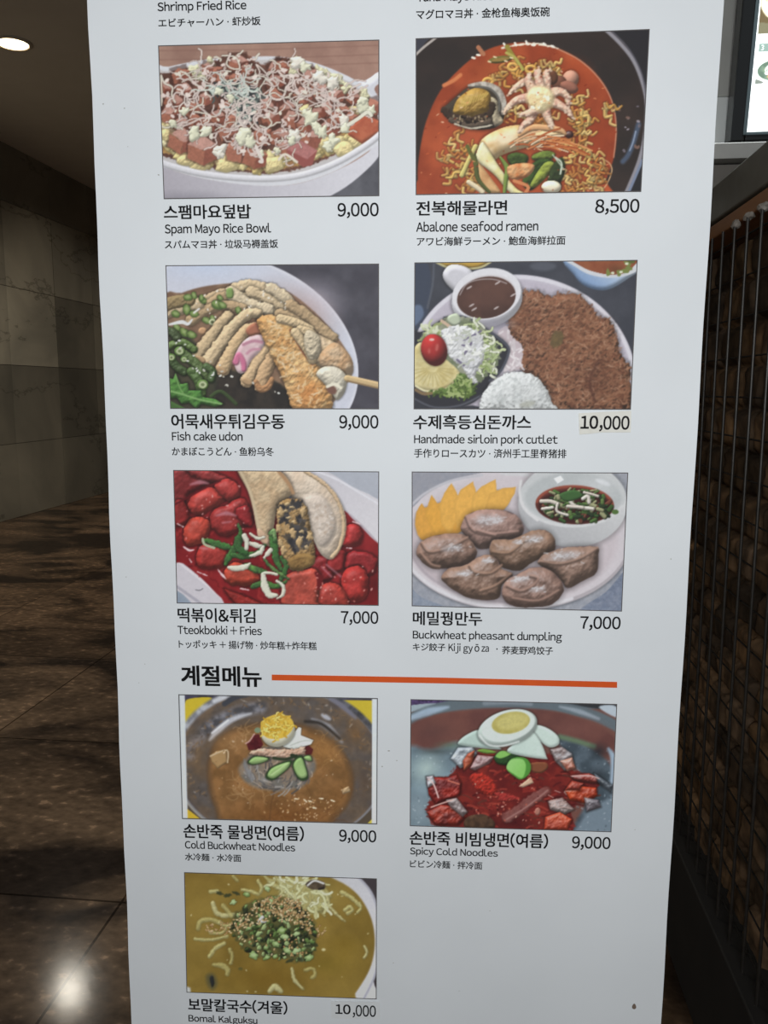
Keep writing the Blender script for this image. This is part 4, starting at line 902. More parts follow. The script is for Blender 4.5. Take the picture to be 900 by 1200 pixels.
def dish_cold_noodles(p):
    r = p.rnd
    p.all(col=(208, 214, 220))
    q = [(39, 22), (862, 38), (862, 592), (53, 570)]
    p.blob(q, (82, 70, 58), smooth=False, soft=1.5)
    keep = p.rgb.copy()
    p.blob([(30, 10), (900, 20), (900, 50), (30, 40)], (70, 66, 90), col2=(46, 42, 56), ts=60); p.blob([(260, 20), (540, 24), (540, 38), (250, 34)], (62, 60, 58))
    p.blob([(40, 70), (60, 40), (160, 36), (110, 80), (50, 150), (36, 160)], (206, 180, 40), soft=3); p.blob([(735, 46), (900, 48), (900, 180), (850, 145)], (200, 176, 44), smooth=False, soft=3)
    p.blob([(40, 515), (150, 600), (40, 600)], (208, 172, 40), smooth=False); p.blob([(830, 600), (870, 560), (870, 600)], (206, 186, 60), smooth=False)
    # steel bowl
    p.oval(456, 330, 470, 352, 4, (124, 122, 126), n=50, soft=3); p.oval(456, 336, 456, 338, 4, (84, 74, 70), n=50, soft=5, col2=(112, 92, 74), ts=50)
    p.oval(456, 345, 440, 325, 4, (98, 82, 68), n=50, soft=14, col2=(88, 80, 76), ts=60, tex=.1)
    p.line(ring(456, 330, 462, 346, 4, 40, a0=190, a1=255), 14, (176, 178, 186), soft=14, col2=(110, 110, 118), ts=40); p.line(ring(456, 330, 466, 350, 4, 40, a0=285, a1=350), 13, (60, 60, 66), soft=10, col2=(96, 96, 104), ts=30)
    p.line([(215, 62), (260, 34), (310, 22)], 12, (60, 62, 70), soft=8); p.line([(170, 50), (215, 32)], 10, (196, 198, 206), soft=12)
    p.line(ring(456, 330, 470, 353, 4, 40, a0=110, a1=175), 4, (150, 146, 140), soft=5)
    p.line(ring(460, 350, 400, 275, 4, 40, a0=188, a1=255), 26, (128, 126, 134), soft=26, col2=(72, 70, 74), ts=30); p.line([(150, 220), (190, 175), (250, 130), (330, 105)], [5, 14, 12, 4], (206, 208, 218), soft=12, a=.8)
    p.line([(160, 190), (230, 135)], 4, (226, 228, 236), soft=8); p.line([(600, 130), (670, 165), (730, 230)], [4, 14, 4], (150, 150, 158), soft=14); p.line([(570, 140), (640, 150), (720, 215)], 7, (50, 44, 40), soft=10)
    p.line([(680, 40), (730, 70), (790, 125)], [8, 12, 6], (112, 110, 124), soft=10); p.oval(660, 120, 24, 10, 30, (170, 170, 180), soft=10)
    for k in range(130):
        a = math.radians(r.uniform(150, 395)); k2 = r.uniform(.8, .93)
        p.oval(456 + 456 * k2 * math.cos(a), 340 + 338 * k2 * math.sin(a), r.uniform(3, 14), r.uniform(2, 5), r.uniform(0, 180), r.choice([(134, 104, 72), (156, 132, 104), (70, 58, 50), (120, 88, 56), (170, 160, 150)]), jit=.4, soft=4, a=.6)
    p.soft(95, 280, 70, 150, (124, 92, 58), .6); p.soft(790, 200, 70, 100, (126, 86, 44), .6); p.soft(830, 400, 60, 160, (78, 62, 52), .6)
    # broth with noodles under ice
    br = [(140, 310), (170, 230), (240, 175), (330, 148), (450, 140), (570, 155), (660, 200), (730, 260), (775, 340), (785, 420), (760, 500), (700, 570), (640, 610), (240, 610), (170, 520), (140, 410)]
    p.blob(br, (118, 82, 44), col2=(146, 102, 58), ts=46, soft=16, edge=((92, 68, 46), 30), tex=.05)
    p.soft(480, 560, 330, 110, (116, 66, 26), .7); p.soft(250, 230, 150, 80, (166, 122, 76), .6); p.soft(650, 270, 120, 110, (162, 112, 54), .6); p.soft(320, 420, 160, 90, (158, 110, 62), .7); p.soft(710, 470, 110, 90, (120, 78, 36), .6)
    p.blob([(150, 290), (180, 270), (225, 265), (228, 320), (185, 348), (160, 320)], (176, 140, 92), smooth=False, soft=4, R=10, a=.85); p.line([(152, 292), (225, 266), (228, 320)], 3, (200, 176, 140), soft=3)
    p.blob([(725, 440), (760, 424), (768, 448), (735, 460)], (186, 156, 116), R=8, smooth=False)
    p.squiggles([(230, 380), (420, 380), (430, 470), (260, 480)], 44, 16, 2.2, [(172, 132, 86), (140, 96, 54), (180, 142, 98)], segs=5, a=.45, soft=3); p.squiggles([(600, 220), (700, 250), (690, 340), (610, 330)], 24, 14, 2.2, [(170, 124, 70), (130, 86, 44)], a=.4, soft=3)
    p.squiggles([(260, 180), (380, 170), (380, 240), (240, 250)], 20, 12, 2.2, [(180, 140, 94), (150, 110, 66)], a=.4, soft=3); p.squiggles([(420, 470), (760, 420), (720, 590), (260, 590)], 46, 10, 1.8, [(150, 104, 60), (96, 58, 30)], a=.4, soft=3)
    p.flecks([(430, 480), (720, 470), (700, 560), (500, 580)], 50, 3, [(222, 190, 150), (196, 150, 96)], a=.7); p.flecks(br, 80, 3, [(210, 170, 120), (240, 220, 196), (100, 66, 34)], a=.5)
    for x, y in ((590, 490), (640, 478), (610, 520), (570, 488), (690, 488), (530, 480)): p.oval(x, y, 11, 3, r.uniform(0, 60), (236, 216, 186))
    p.line([(436, 440), (420, 500), (412, 590)], 3, (96, 62, 34), soft=5, a=.6)
    # noodle nest
    p.oval(450, 345, 165, 100, 0, (108, 104, 98), jit=.06, col2=(140, 120, 100), ts=30, soft=16)
    nest = ring(450, 360, 150, 88, 0, 24)
    for (x, y) in p.inside(nest, 120):
        a = math.atan2(y - 360, x - 450) + 1.57 + r.uniform(-.5, .5); l = r.uniform(20, 50)
        p.line([(x, y), (x + l * .5 * math.cos(a) + 4, y + l * .5 * math.sin(a)), (x + l * math.cos(a), y + l * math.sin(a))], r.uniform(2, 4), r.choice([(150, 144, 140), (98, 92, 90), (176, 158, 140), (124, 112, 104), (78, 74, 74)]), a=.85)
    p.blob([(300, 300), (320, 340), (345, 390), (330, 400), (302, 350)], (124, 128, 136), soft=8, a=.6); p.soft(470, 350, 60, 50, (176, 126, 86), .7); p.soft(395, 395, 50, 24, (170, 172, 176), .6); p.soft(560, 350, 50, 50, (150, 142, 134), .5)
    # toppings
    p.blob([(312, 240), (340, 200), (365, 195), (385, 240), (370, 262), (320, 266)], (92, 28, 32), smooth=False, soft=3, col2=(74, 20, 26), ts=16, tex=.1); p.blob([(555, 250), (580, 240), (605, 262), (598, 285), (570, 286)], (88, 30, 30), smooth=False, soft=3)
    p.oval(360, 178, 14, 12, 0, (120, 140, 110)); p.line([(308, 236), (325, 225), (345, 195)], 3, (196, 150, 140))
    p.blob([(540, 165), (552, 168), (550, 200), (605, 222), (595, 240), (520, 262), (470, 250)], (208, 212, 206), smooth=False, soft=3, grad=((500, 260), (560, 190), (220, 222, 218)), shadow=(8, .4)); p.line([(505, 245), (560, 225), (600, 225)], 2, (176, 178, 172), soft=4)
    p.blob([(320, 280), (380, 258), (450, 262), (520, 260), (566, 252), (560, 285), (500, 300), (430, 300), (370, 290)], (206, 170, 146), col2=(186, 148, 124), ts=20, R=14, bump=4, bs=10, amb=.65, wob=5, shadow=(8, .4))
    for k in range(20): x = r.uniform(340, 540); y = r.uniform(262, 294); p.line([(x, y), (x + r.uniform(14, 30), y + r.uniform(-6, 6))], 2, r.choice([(222, 192, 172), (176, 134, 110)]), a=.8)
    p.line([(430, 300), (480, 306), (530, 290)], 6, (44, 56, 36), soft=5)
    def cuc(pts):
        p.blob(pts, (44, 66, 36), shadow=(9, .45), soft=3)
        c = np.mean(np.array(pts), 0); p.blob([(c[0] + (x - c[0]) * .84, c[1] + (y - c[1]) * .8) for x, y in pts], (142, 178, 106), R=12, amb=.75, soft=4, grad=((c[0] - 40, c[1] - 30), (c[0] + 40, c[1] + 30), (164, 196, 126)))
    cuc([(315, 318), (345, 292), (400, 296), (412, 306), (380, 322), (335, 330)]); cuc([(395, 385), (412, 348), (460, 322), (510, 310), (500, 340), (465, 372), (425, 398)]); cuc([(512, 330), (530, 296), (555, 290), (570, 330), (582, 385), (555, 400), (530, 380)]); cuc([(560, 295), (590, 288), (600, 312), (575, 312)])
    p.oval(516, 290, 14, 9, 20, (40, 52, 34)); p.line([(420, 375), (455, 350), (490, 322)], 2.5, (186, 210, 150), soft=4)
    # egg half
    p.blob([(378, 190), (395, 235), (440, 252), (485, 240), (518, 205), (524, 165), (505, 140), (440, 130)], (214, 210, 186), soft=3, R=30, amb=.72, shadow=(10, .4)); p.oval(445, 162, 75, 54, -12, (222, 182, 62), soft=3, jit=.03)
    p.squiggles(ring(445, 160, 66, 46, -12), 60, 9, 3.4, [(236, 202, 90), (206, 158, 40), (244, 220, 120), (220, 176, 56)], segs=4, shadow=(3, .2))
    # back to the white print margin outside the picture
    X, Y = p.X, p.Y
    sd = p._sd_poly(X, Y, np.array(q, float)); al = np.clip(sd / 2 + .5, 0, 1)[..., None]
    p.rgb = np.array((208, 214, 220.)) * (1 - al) + p.rgb * al
    fr = np.array([(14, 22), (887, 39), (884, 590), (29, 566)], float); sf = np.abs(p._sd_poly(X, Y, fr))
    al = (np.clip(1.6 - sf / 1.6, 0, 1) * .75)[..., None]; p.rgb = p.rgb * (1 - al) + np.array((84, 88, 92.)) * al
    return p


def dish_spicy_noodles(p):
    r = p.rnd
    p.all(col=(110, 70, 62))
    p.blob([(0, 0), (900, 0), (900, 60), (640, 60), (300, 40), (0, 70)], (96, 110, 122), soft=4, col2=(80, 92, 104), ts=60)
    p.blob([(0, 0), (190, 20), (120, 45), (20, 55)], (54, 40, 74), col2=(84, 66, 110), ts=10, tex=.2); p.blob([(0, 55), (130, 42), (60, 70), (0, 80)], (150, 166, 176)); p.blob([(620, 30), (900, 40), (900, 70), (760, 60)], (44, 46, 50), soft=6); p.blob([(800, 58), (860, 50), (890, 80), (870, 100)], (176, 188, 200), soft=6)
    # steel rim and copper tinted inside
    p.line([(0, 120), (60, 90), (150, 62), (300, 45), (430, 42), (600, 50), (720, 76), (800, 100), (900, 150)], 22, (92, 104, 112), soft=10); p.line([(20, 105), (100, 76), (180, 58)], [10, 16, 5], (150, 170, 190), soft=12); p.line([(640, 56), (720, 76), (800, 106)], [4, 10, 5], (140, 152, 164), soft=10); p.line([(330, 42), (430, 38), (520, 44)], 9, (120, 130, 140), soft=8)
    p.blob([(20, 140), (100, 100), (230, 72), (430, 62), (620, 76), (760, 120), (860, 180), (880, 260), (700, 230), (450, 180), (250, 200), (120, 240), (20, 250)], (112, 68, 60), col2=(98, 58, 54), ts=100, soft=14); p.soft(120, 160, 140, 90, (92, 60, 56), .7); p.soft(700, 150, 180, 70, (122, 76, 70), .5)
    p.blob([(0, 240), (110, 236), (230, 200), (300, 260), (200, 420), (150, 600), (0, 600)], (120, 142, 154), col2=(96, 114, 126), ts=90, soft=24); p.soft(90, 310, 110, 90, (176, 196, 190), .8, -40); p.soft(60, 480, 90, 130, (140, 156, 166), .7); p.soft(130, 240, 120, 24, (66, 76, 76), .8)
    p.blob([(620, 180), (720, 200), (800, 250), (860, 330), (870, 600), (680, 600), (760, 420), (700, 300)], (60, 72, 82), col2=(84, 98, 110), ts=50, soft=16); p.blob([(770, 470), (830, 440), (870, 420), (870, 600), (690, 600), (720, 540)], (110, 126, 140), soft=16); p.line([(640, 180), (720, 200), (780, 220)], 10, (96, 116, 90), soft=14); p.line([(840, 230), (862, 280), (850, 400)], [6, 14, 6], (150, 170, 190), soft=10)
    p.soft(190, 215, 90, 26, (88, 106, 84), .7); p.soft(800, 240, 60, 50, (30, 36, 42), .8); p.soft(800, 340, 50, 60, (40, 46, 52), .6)
    p.flecks([(30, 250), (220, 240), (130, 400), (100, 580), (30, 580)], 34, 2.6, [(176, 192, 200), (84, 98, 108), (190, 204, 210)], a=.5); p.flecks([(640, 200), (850, 240), (860, 580), (720, 580)], 70, 2.8, [(156, 172, 186), (50, 60, 68), (176, 188, 198), (120, 132, 144)], a=.5)
    # sauced noodle mound
    md = [(250, 250), (330, 240), (450, 260), (590, 250), (680, 310), (760, 340), (800, 380), (770, 440), (690, 470), (690, 580), (560, 600), (250, 600), (120, 540), (90, 480), (110, 420), (90, 350), (180, 340)]
    p.blob(md, (96, 26, 26), col2=(124, 36, 30), ts=40, soft=8, wob=10); p.soft(480, 390, 230, 120, (86, 18, 20), .6); p.soft(430, 540, 200, 60, (58, 16, 20), .7)
    for (x, y) in p.inside(md, 200):
        a = r.uniform(-.6, .6); l = r.uniform(16, 50)
        p.line([(x, y), (x + l * .5, y + l * .5 * math.sin(a) - 3), (x + l, y + l * math.sin(a))], r.uniform(2, 5), r.choice([(140, 40, 34), (74, 18, 20), (110, 28, 26), (160, 56, 44), (90, 44, 36)]), a=.75)
    p.blob([(270, 340), (320, 330), (370, 370), (380, 410), (340, 420), (290, 390)], (166, 42, 32), R=16, bump=6, bs=10, wob=6, soft=6); p.blob([(370, 410), (450, 420), (480, 440), (400, 450)], (150, 44, 40), R=10, bump=5, wob=5, soft=6)
    # ice with red sauce
    def ice(pts, c, c2, s=.5):
        p.blob(pts, c, smooth=False, col2=c2, ts=34, R=16, amb=.55, bump=5, bs=18, spec=s, pw=10, scol=(222, 226, 230), shadow=(10, .4), soft=3)
    ice([(90, 345), (170, 350), (215, 335), (235, 370), (230, 420), (180, 440), (130, 460), (100, 420)], (150, 30, 22), (96, 22, 22), .3); ice([(90, 345), (118, 340), (128, 372), (96, 390)], (176, 176, 184), (140, 110, 110)); ice([(90, 490), (150, 460), (240, 470), (260, 510), (220, 545), (130, 545)], (158, 40, 24), (104, 30, 26), .35)
    ice([(170, 440), (215, 432), (260, 490), (240, 510), (190, 470)], (134, 116, 116), (170, 160, 160)); ice([(190, 270), (220, 225), (280, 222), (300, 250), (250, 300), (230, 310)], (140, 150, 160), (176, 182, 190)); ice([(260, 250), (290, 235), (280, 290), (245, 320), (240, 280)], (176, 80, 50), (150, 60, 40), .3); ice([(270, 310), (300, 255), (370, 262), (350, 290), (290, 318)], (166, 130, 130), (140, 100, 100))
    ice([(600, 232), (650, 222), (690, 250), (700, 300), (660, 320), (620, 280)], (160, 164, 172), (130, 110, 108)); ice([(640, 280), (690, 265), (705, 310), (670, 322)], (190, 130, 110), (170, 90, 70)); ice([(680, 340), (760, 330), (815, 355), (800, 375), (760, 370), (700, 360)], (140, 46, 36), (96, 40, 38)); ice([(690, 380), (790, 390), (795, 420), (750, 455), (680, 440), (660, 400)], (196, 62, 24), (150, 40, 22), .35)
    ice([(690, 360), (740, 372), (720, 400), (660, 400)], (166, 60, 40), (120, 36, 30), .3); ice([(590, 445), (650, 430), (700, 480), (660, 500), (600, 480)], (150, 130, 126), (120, 90, 86)); ice([(580, 510), (640, 490), (690, 520), (670, 565), (575, 562)], (200, 70, 40), (166, 54, 36), .4); ice([(740, 430), (800, 440), (810, 470), (750, 490)], (130, 116, 120), (98, 90, 98)); ice([(780, 330), (860, 380), (850, 410), (800, 372)], (60, 66, 74), (110, 120, 132))
    p.line([(100, 355), (120, 375), (140, 430)], 3, (222, 190, 186), soft=3); p.line([(110, 470), (160, 452), (200, 440)], 2.5, (222, 180, 170), soft=3); p.line([(180, 360), (225, 375)], 3, (206, 110, 90), soft=4); p.line([(690, 342), (760, 340), (800, 352)], 2.5, (206, 170, 166), soft=3)
    # sliced meat, pear and vegetables
    p.blob([(400, 500), (450, 470), (530, 410), (590, 385), (600, 410), (560, 440), (480, 500), (420, 535)], (124, 66, 62), col2=(146, 92, 86), ts=20, R=8, amb=.8, soft=8, shadow=(8, .3), a=.75, wob=5); p.line([(420, 520), (500, 470), (590, 400)], 3, (160, 112, 106), soft=6)
    p.blob([(245, 530), (270, 505), (330, 500), (370, 530), (360, 560), (260, 560)], (84, 60, 44), col2=(62, 44, 34), ts=20, R=14, amb=.6); p.oval(548, 488, 12, 16, 10, (170, 110, 96), R=6)
    p.blob([(515, 290), (580, 285), (590, 310), (560, 330), (520, 320)], (124, 70, 46), R=8); p.blob([(470, 385), (520, 345), (532, 370), (490, 388)], (206, 168, 140), smooth=False, R=6)
    p.flecks([(280, 360), (560, 330), (560, 540), (300, 520)], 60, 3, [(206, 120, 100), (190, 90, 70), (224, 170, 150), (60, 14, 16)], a=.75)
    for k in range(12): x, y = r.uniform(590, 660), r.uniform(390, 470); p.line([(x, y), (x + r.uniform(6, 30), y + r.uniform(-20, 20))], 1.8, (206, 170, 160), a=.7)
    p.blob([(300, 238), (330, 230), (380, 244), (340, 250)], (110, 150, 60), R=6); p.blob([(370, 262), (400, 238), (450, 250), (480, 270), (440, 295), (385, 292)], (40, 72, 36), R=12, amb=.55, bump=3, shadow=(8, .4)); p.blob([(375, 260), (400, 238), (440, 248), (400, 268)], (130, 190, 90), soft=4)
    p.blob([(420, 310), (440, 270), (490, 264), (518, 290), (515, 330), (480, 356), (450, 340)], (74, 140, 52), soft=3, shadow=(12, .4)); p.blob([(420, 308), (440, 274), (485, 272), (500, 300), (492, 340), (478, 350), (448, 332)], (150, 206, 118), soft=4, grad=((430, 280), (500, 340), (126, 196, 90)))
    # egg whites and half egg
    for pts in ([(220, 205), (250, 175), (310, 152), (340, 200), (400, 230), (330, 228), (240, 216)], [(520, 130), (580, 140), (630, 175), (636, 210), (600, 224), (560, 200), (530, 170)], [(430, 225), (480, 190), (520, 155), (560, 200), (585, 262), (582, 272), (500, 262), (430, 245)]):
        p.blob(pts, (176, 198, 190), soft=3, shadow=(10, .35), R=14, amb=.8, grad=((300, 230), (500, 140), (196, 214, 206)))
    p.oval(424, 144, 126, 72, -17, (182, 196, 190), soft=3, n=26, shadow=(12, .4), R=26, amb=.72); p.oval(428, 136, 112, 60, -16, (206, 216, 212), soft=6, n=26); p.oval(438, 122, 80, 44, -12, (176, 164, 84), soft=5, n=26, col2=(190, 178, 100), ts=24); p.oval(442, 118, 62, 32, -12, (196, 186, 110), soft=16, n=26, tex=.06)
    p.line([(310, 175), (345, 212), (400, 218), (470, 200)], 4, (226, 232, 230), soft=5, a=.7)
    return p


def dish_noodle_soup(p):
    r = p.rnd
    p.all(col=(60, 54, 58))
    p.blob([(0, 0), (560, 0), (700, 20), (800, 50), (860, 130), (890, 230), (890, 400), (860, 500), (810, 600), (0, 620)], (190, 190, 196), soft=3, grad=((700, 60), (880, 400), (206, 204, 212)))
    p.line([(790, 40), (850, 110), (884, 210), (890, 330), (870, 470), (815, 590)], 5, (166, 166, 178), soft=6); p.blob([(0, 10), (90, 20), (40, 60), (0, 90)], (196, 198, 190)); p.blob([(0, 505), (60, 540), (120, 580), (0, 600)], (190, 192, 190))
    soup = [(20, 60), (80, 20), (560, 22), (700, 58), (790, 120), (845, 210), (866, 300), (862, 390), (836, 470), (780, 560), (740, 610), (120, 600), (50, 535), (20, 480)]
    p.blob(soup, (122, 98, 38), col2=(140, 114, 48), ts=120, soft=8, tex=.03); p.soft(400, 490, 380, 130, (118, 88, 24), .6); p.soft(130, 200, 200, 160, (152, 126, 54), .6); p.soft(720, 400, 150, 130, (140, 112, 36), .5); p.soft(520, 120, 260, 120, (158, 148, 84), .7); p.soft(730, 340, 110, 60, (116, 92, 26), .6); p.soft(640, 430, 140, 80, (120, 100, 30), .5)
    # noodles
    nc = [(196, 190, 126), (206, 202, 146), (182, 172, 106)]
    for A, w in (([(150, 160), (165, 200), (200, 215), (240, 210)], 12), ([(195, 170), (220, 200), (235, 218)], 11), ([(85, 270), (95, 240), (140, 232), (180, 245)], 12), ([(180, 245), (215, 260), (250, 240)], 10), ([(70, 318), (140, 322), (212, 306)], 8), ([(135, 395), (160, 360), (200, 338)], 10),
                 ([(225, 365), (235, 395), (228, 425)], 9), ([(150, 432), (190, 436), (215, 455), (212, 478)], [7, 14, 15, 8]), ([(500, 450), (512, 500), (550, 540)], [7, 10, 5]), ([(560, 455), (592, 450), (602, 475), (590, 490)], 9), ([(400, 550), (425, 530), (450, 550)], [10, 18, 12]),
                 ([(570, 130), (600, 105), (650, 120), (665, 170), (700, 210), (735, 240)], [14, 16, 13, 9, 7, 3]), ([(720, 110), (770, 140), (800, 170)], 10), ([(735, 190), (755, 175), (768, 190), (745, 205)], 9), ([(790, 200), (806, 180), (800, 160)], 6), ([(820, 350), (832, 375), (820, 400)], 6),
                 ([(350, 60), (365, 90), (360, 110)], 9), ([(400, 60), (440, 90), (500, 80)], 12), ([(280, 100), (320, 108), (350, 120)], 9), ([(600, 60), (640, 90), (670, 130)], 8), ([(140, 108), (170, 106)], 10), ([(240, 40), (260, 60)], 7), ([(215, 260), (190, 290), (140, 290)], 7), ([(630, 200), (645, 215)], 5)):
        p.line(A, np.asarray(w) * .85 if not np.isscalar(w) else w * .85, r.choice(nc), R=10, amb=.8, soft=7, shadow=(8, .15), a=.8, wob=3, tex=.1)
    p.blob([(440, 60), (520, 45), (600, 60), (640, 110), (660, 170), (610, 210), (560, 190), (500, 150), (450, 120)], (186, 184, 126), col2=(160, 152, 92), ts=26, R=14, bump=4, bs=12, amb=.7, soft=12, wob=8, a=.85)
    p.squiggles([(400, 50), (560, 45), (650, 110), (640, 200), (560, 180), (440, 110)], 60, 14, 5, [(206, 206, 156), (190, 186, 132), (170, 160, 100), (216, 216, 176)], segs=5, shadow=(3, .2), soft=3)
    p.blob([(560, 75), (590, 55), (640, 65), (645, 95), (600, 100), (575, 92)], (66, 54, 42), soft=6, col2=(90, 76, 60), ts=14); p.line([(570, 80), (600, 60), (640, 72)], 4, (206, 206, 206), soft=4); p.line([(620, 96), (640, 92)], 5, (40, 34, 30), soft=4)
    p.blob([(120, 480), (150, 470), (170, 510), (150, 545), (125, 520)], (92, 84, 50), soft=18); p.blob([(135, 490), (150, 482), (156, 515), (145, 530)], (40, 42, 42), soft=6, R=6); p.oval(272, 450, 10, 7, 0, (92, 84, 40), soft=5); p.oval(640, 365, 9, 6, 0, (206, 196, 140), soft=5)
    # mound of spring onion, seaweed and sesame
    md = [(230, 240), (270, 190), (330, 150), (420, 130), (500, 150), (560, 200), (600, 260), (610, 330), (590, 390), (540, 420), (440, 400), (340, 400), (280, 350), (240, 300)]
    p.blob(md, (104, 96, 54), col2=(70, 74, 42), ts=30, soft=18, wob=14, ws=18, a=.9); p.soft(430, 300, 140, 90, (58, 66, 36), .7); p.soft(330, 200, 90, 50, (72, 74, 40), .6)
    for (x, y) in p.inside(md, 210):
        p.oval(x, y, r.uniform(6, 16), r.uniform(5, 11), r.uniform(0, 180), r.choice([(62, 78, 40), (96, 124, 62), (130, 158, 92), (48, 56, 36), (160, 182, 120), (40, 46, 34)]), jit=.25, R=7, amb=.6, shadow=(4, .35), a=.9)
    for x, y, s in ((405, 150, 24), (455, 280, 26), (470, 310, 22), (330, 390, 26), (300, 120, 16), (310, 270, 14), (520, 295, 18), (480, 370, 24), (520, 370, 22), (425, 395, 16), (390, 400, 18), (575, 400, 22), (240, 155, 16), (390, 95, 16), (360, 215, 14), (430, 340, 18), (385, 355, 16)):
        p.oval(x, y, s * .9, s * .6, r.uniform(-40, 40), r.choice([(136, 162, 98), (156, 180, 122), (120, 148, 80)]), jit=.28, R=6, amb=.8, shadow=(6, .35), soft=3); p.oval(x, y - 2, s * .45, s * .3, 0, (184, 206, 150), soft=5, a=.7)
    for x, y in ((600, 345), (570, 350), (490, 415), (535, 408), (300, 240), (180, 115), (215, 125), (255, 115)): p.oval(x, y, 18, 8, r.uniform(-30, 30), (48, 54, 34), jit=.3, soft=5, a=.85)
    p.line([(370, 222), (355, 240), (380, 240)], 7, (214, 218, 210), R=5)
    se = [(240, 230), (330, 160), (430, 120), (530, 140), (600, 240), (570, 280), (470, 240), (360, 250), (260, 290)]
    for n, poly in ((190, se), (130, [(340, 160), (500, 130), (560, 210), (540, 260), (420, 210)]), (40, [(100, 260), (250, 230), (280, 320), (120, 290)]), (26, [(560, 240), (660, 270), (640, 320), (560, 290)]), (36, [(260, 300), (580, 300), (560, 400), (300, 390)])):
        for (x, y) in p.inside(poly, n): p.oval(x, y, 6, 3.6, r.uniform(0, 180), r.choice([(206, 176, 124), (186, 150, 98), (222, 198, 152), (170, 128, 80)]), n=6, shadow=(2.5, .35))
    p.flecks(soup, 26, 3, [(200, 190, 130), (220, 214, 170)], a=.6)
    return p


# picture corners (TL TR BR BL), vertices across and down, drawing
DISHES = [
    (((18, 45), (882, 22), (882, 633), (40, 645)), 300, 215, dish_ham_bowl, (900, 667)),
    (((22, 47), (873, 13), (842, 605), (22, 617)), 300, 215, dish_ramen, (900, 636)),
    (((14, 38), (880, 31), (880, 622), (33, 620)), 290, 200, dish_udon, (900, 658)),
    (((25, 25), (884, 15), (858, 592), (22, 590)), 300, 200, dish_cutlet, (900, 624)),
    (((18, 24), (880, 30), (878, 592), (33, 582)), 280, 185, dish_rice_cakes, (900, 614)),
    (((22, 22), (880, 26), (855, 577), (22, 556)), 290, 190, dish_dumplings, (900, 595)),
    (((12, 20), (888, 37), (885, 592), (28, 568)), 270, 175, dish_cold_noodles, (900, 615)),
    (((25, 25), (876, 45), (852, 573), (22, 548)), 280, 175, dish_spicy_noodles, (900, 598)),
    (((22, 22), (876, 50), (875, 585), (33, 555)), 265, 165, dish_noodle_soup, (900, 605)),
]


def finish(p):
    """the print's own softness and grain"""
    a = p.rgb
    for _ in range(1):
        b = np.pad(a, ((1, 1), (1, 1), (0, 0)), 'edge')
        a = (b[1:-1, 1:-1] * 4 + b[:-2, 1:-1] + b[2:, 1:-1] + b[1:-1, :-2] + b[1:-1, 2:]) / 8
    a = a * (1 + .05 * (noise(p.X, p.Y, 9, 901, 3) - .5))[..., None]
    g = a.mean(-1, keepdims=True)
    p.rgb = np.clip(g + (a - g) * .92, 0, 255) * .97 + 4
    return p


# ---------------------------------------------------------------- the menu banner
BYAW = math.radians(3.55)
BX = Vector((math.cos(BYAW), math.sin(BYAW), 0)); BN = Vector((math.sin(BYAW), -math.cos(BYAW), 0))    # along the sheet; towards the viewer
_d = ROT @ Vector(((470 - 450) / FOC, 0, -1)); BO = EYE + _d * .853
BO = Vector((BO.x, BO.y, 0))


def on_sheet(px, py):
    """photo point -> (across, up) on the plane of the sheet, metres"""
    d = ROT @ Vector(((px - 450) / FOC, (600 - py) / FOC, -1))
    q = EYE + d * ((BO - EYE).dot(BN) / d.dot(BN)) - BO
    return q.dot(BX), q.z


def on_sheet_np(px, py):
    R = np.array(ROT); d = np.stack([(px - 450) / FOC, (600 - py) / FOC, -np.ones_like(px)], -1) @ R.T
    n = np.array(BN); s = np.dot(np.array(BO - EYE), n) / (d @ n)
    q = np.array(EYE) + d * s[..., None] - np.array(BO)
    return q @ np.array(BX), q[..., 2]


# banner object space: x across, y away from the viewer, z up; origin on the floor below the sheet
banner = thing('menu_banner', 'tall white food menu banner with photos and prices of nine dishes, standing in the passage', 'banner', BO, BYAW)

sheetm = mottled('white banner film', (224, 228, 232), (229, 233, 237), 6, rough=.62, spec=.25)
inkm = mat('dark grey ink', (30, 30, 33), .6, 0, .25)
boldm = mat('black ink', (34, 34, 36), .6, 0, .25)
orangem = mottled('orange ink', (222, 92, 34), (214, 84, 30), 40, rough=.6, spec=.25)
photom = vcol('printed photo ink', .6, .25)
tapem = mottled('slightly yellowed sticker paper', (230, 229, 222), (220, 218, 210), 60, rough=.6, spec=.25)
whitem = mottled('white sticker paper', (228, 231, 233), (222, 225, 227), 40, rough=.6, spec=.25)
alum = mottled('brushed aluminium', (176, 178, 180), (190, 192, 194), 60, rough=.35, metal=1, stretch=(.1, 1, 1))
darkplastic = mat('dark plastic', (40, 40, 42), .5)

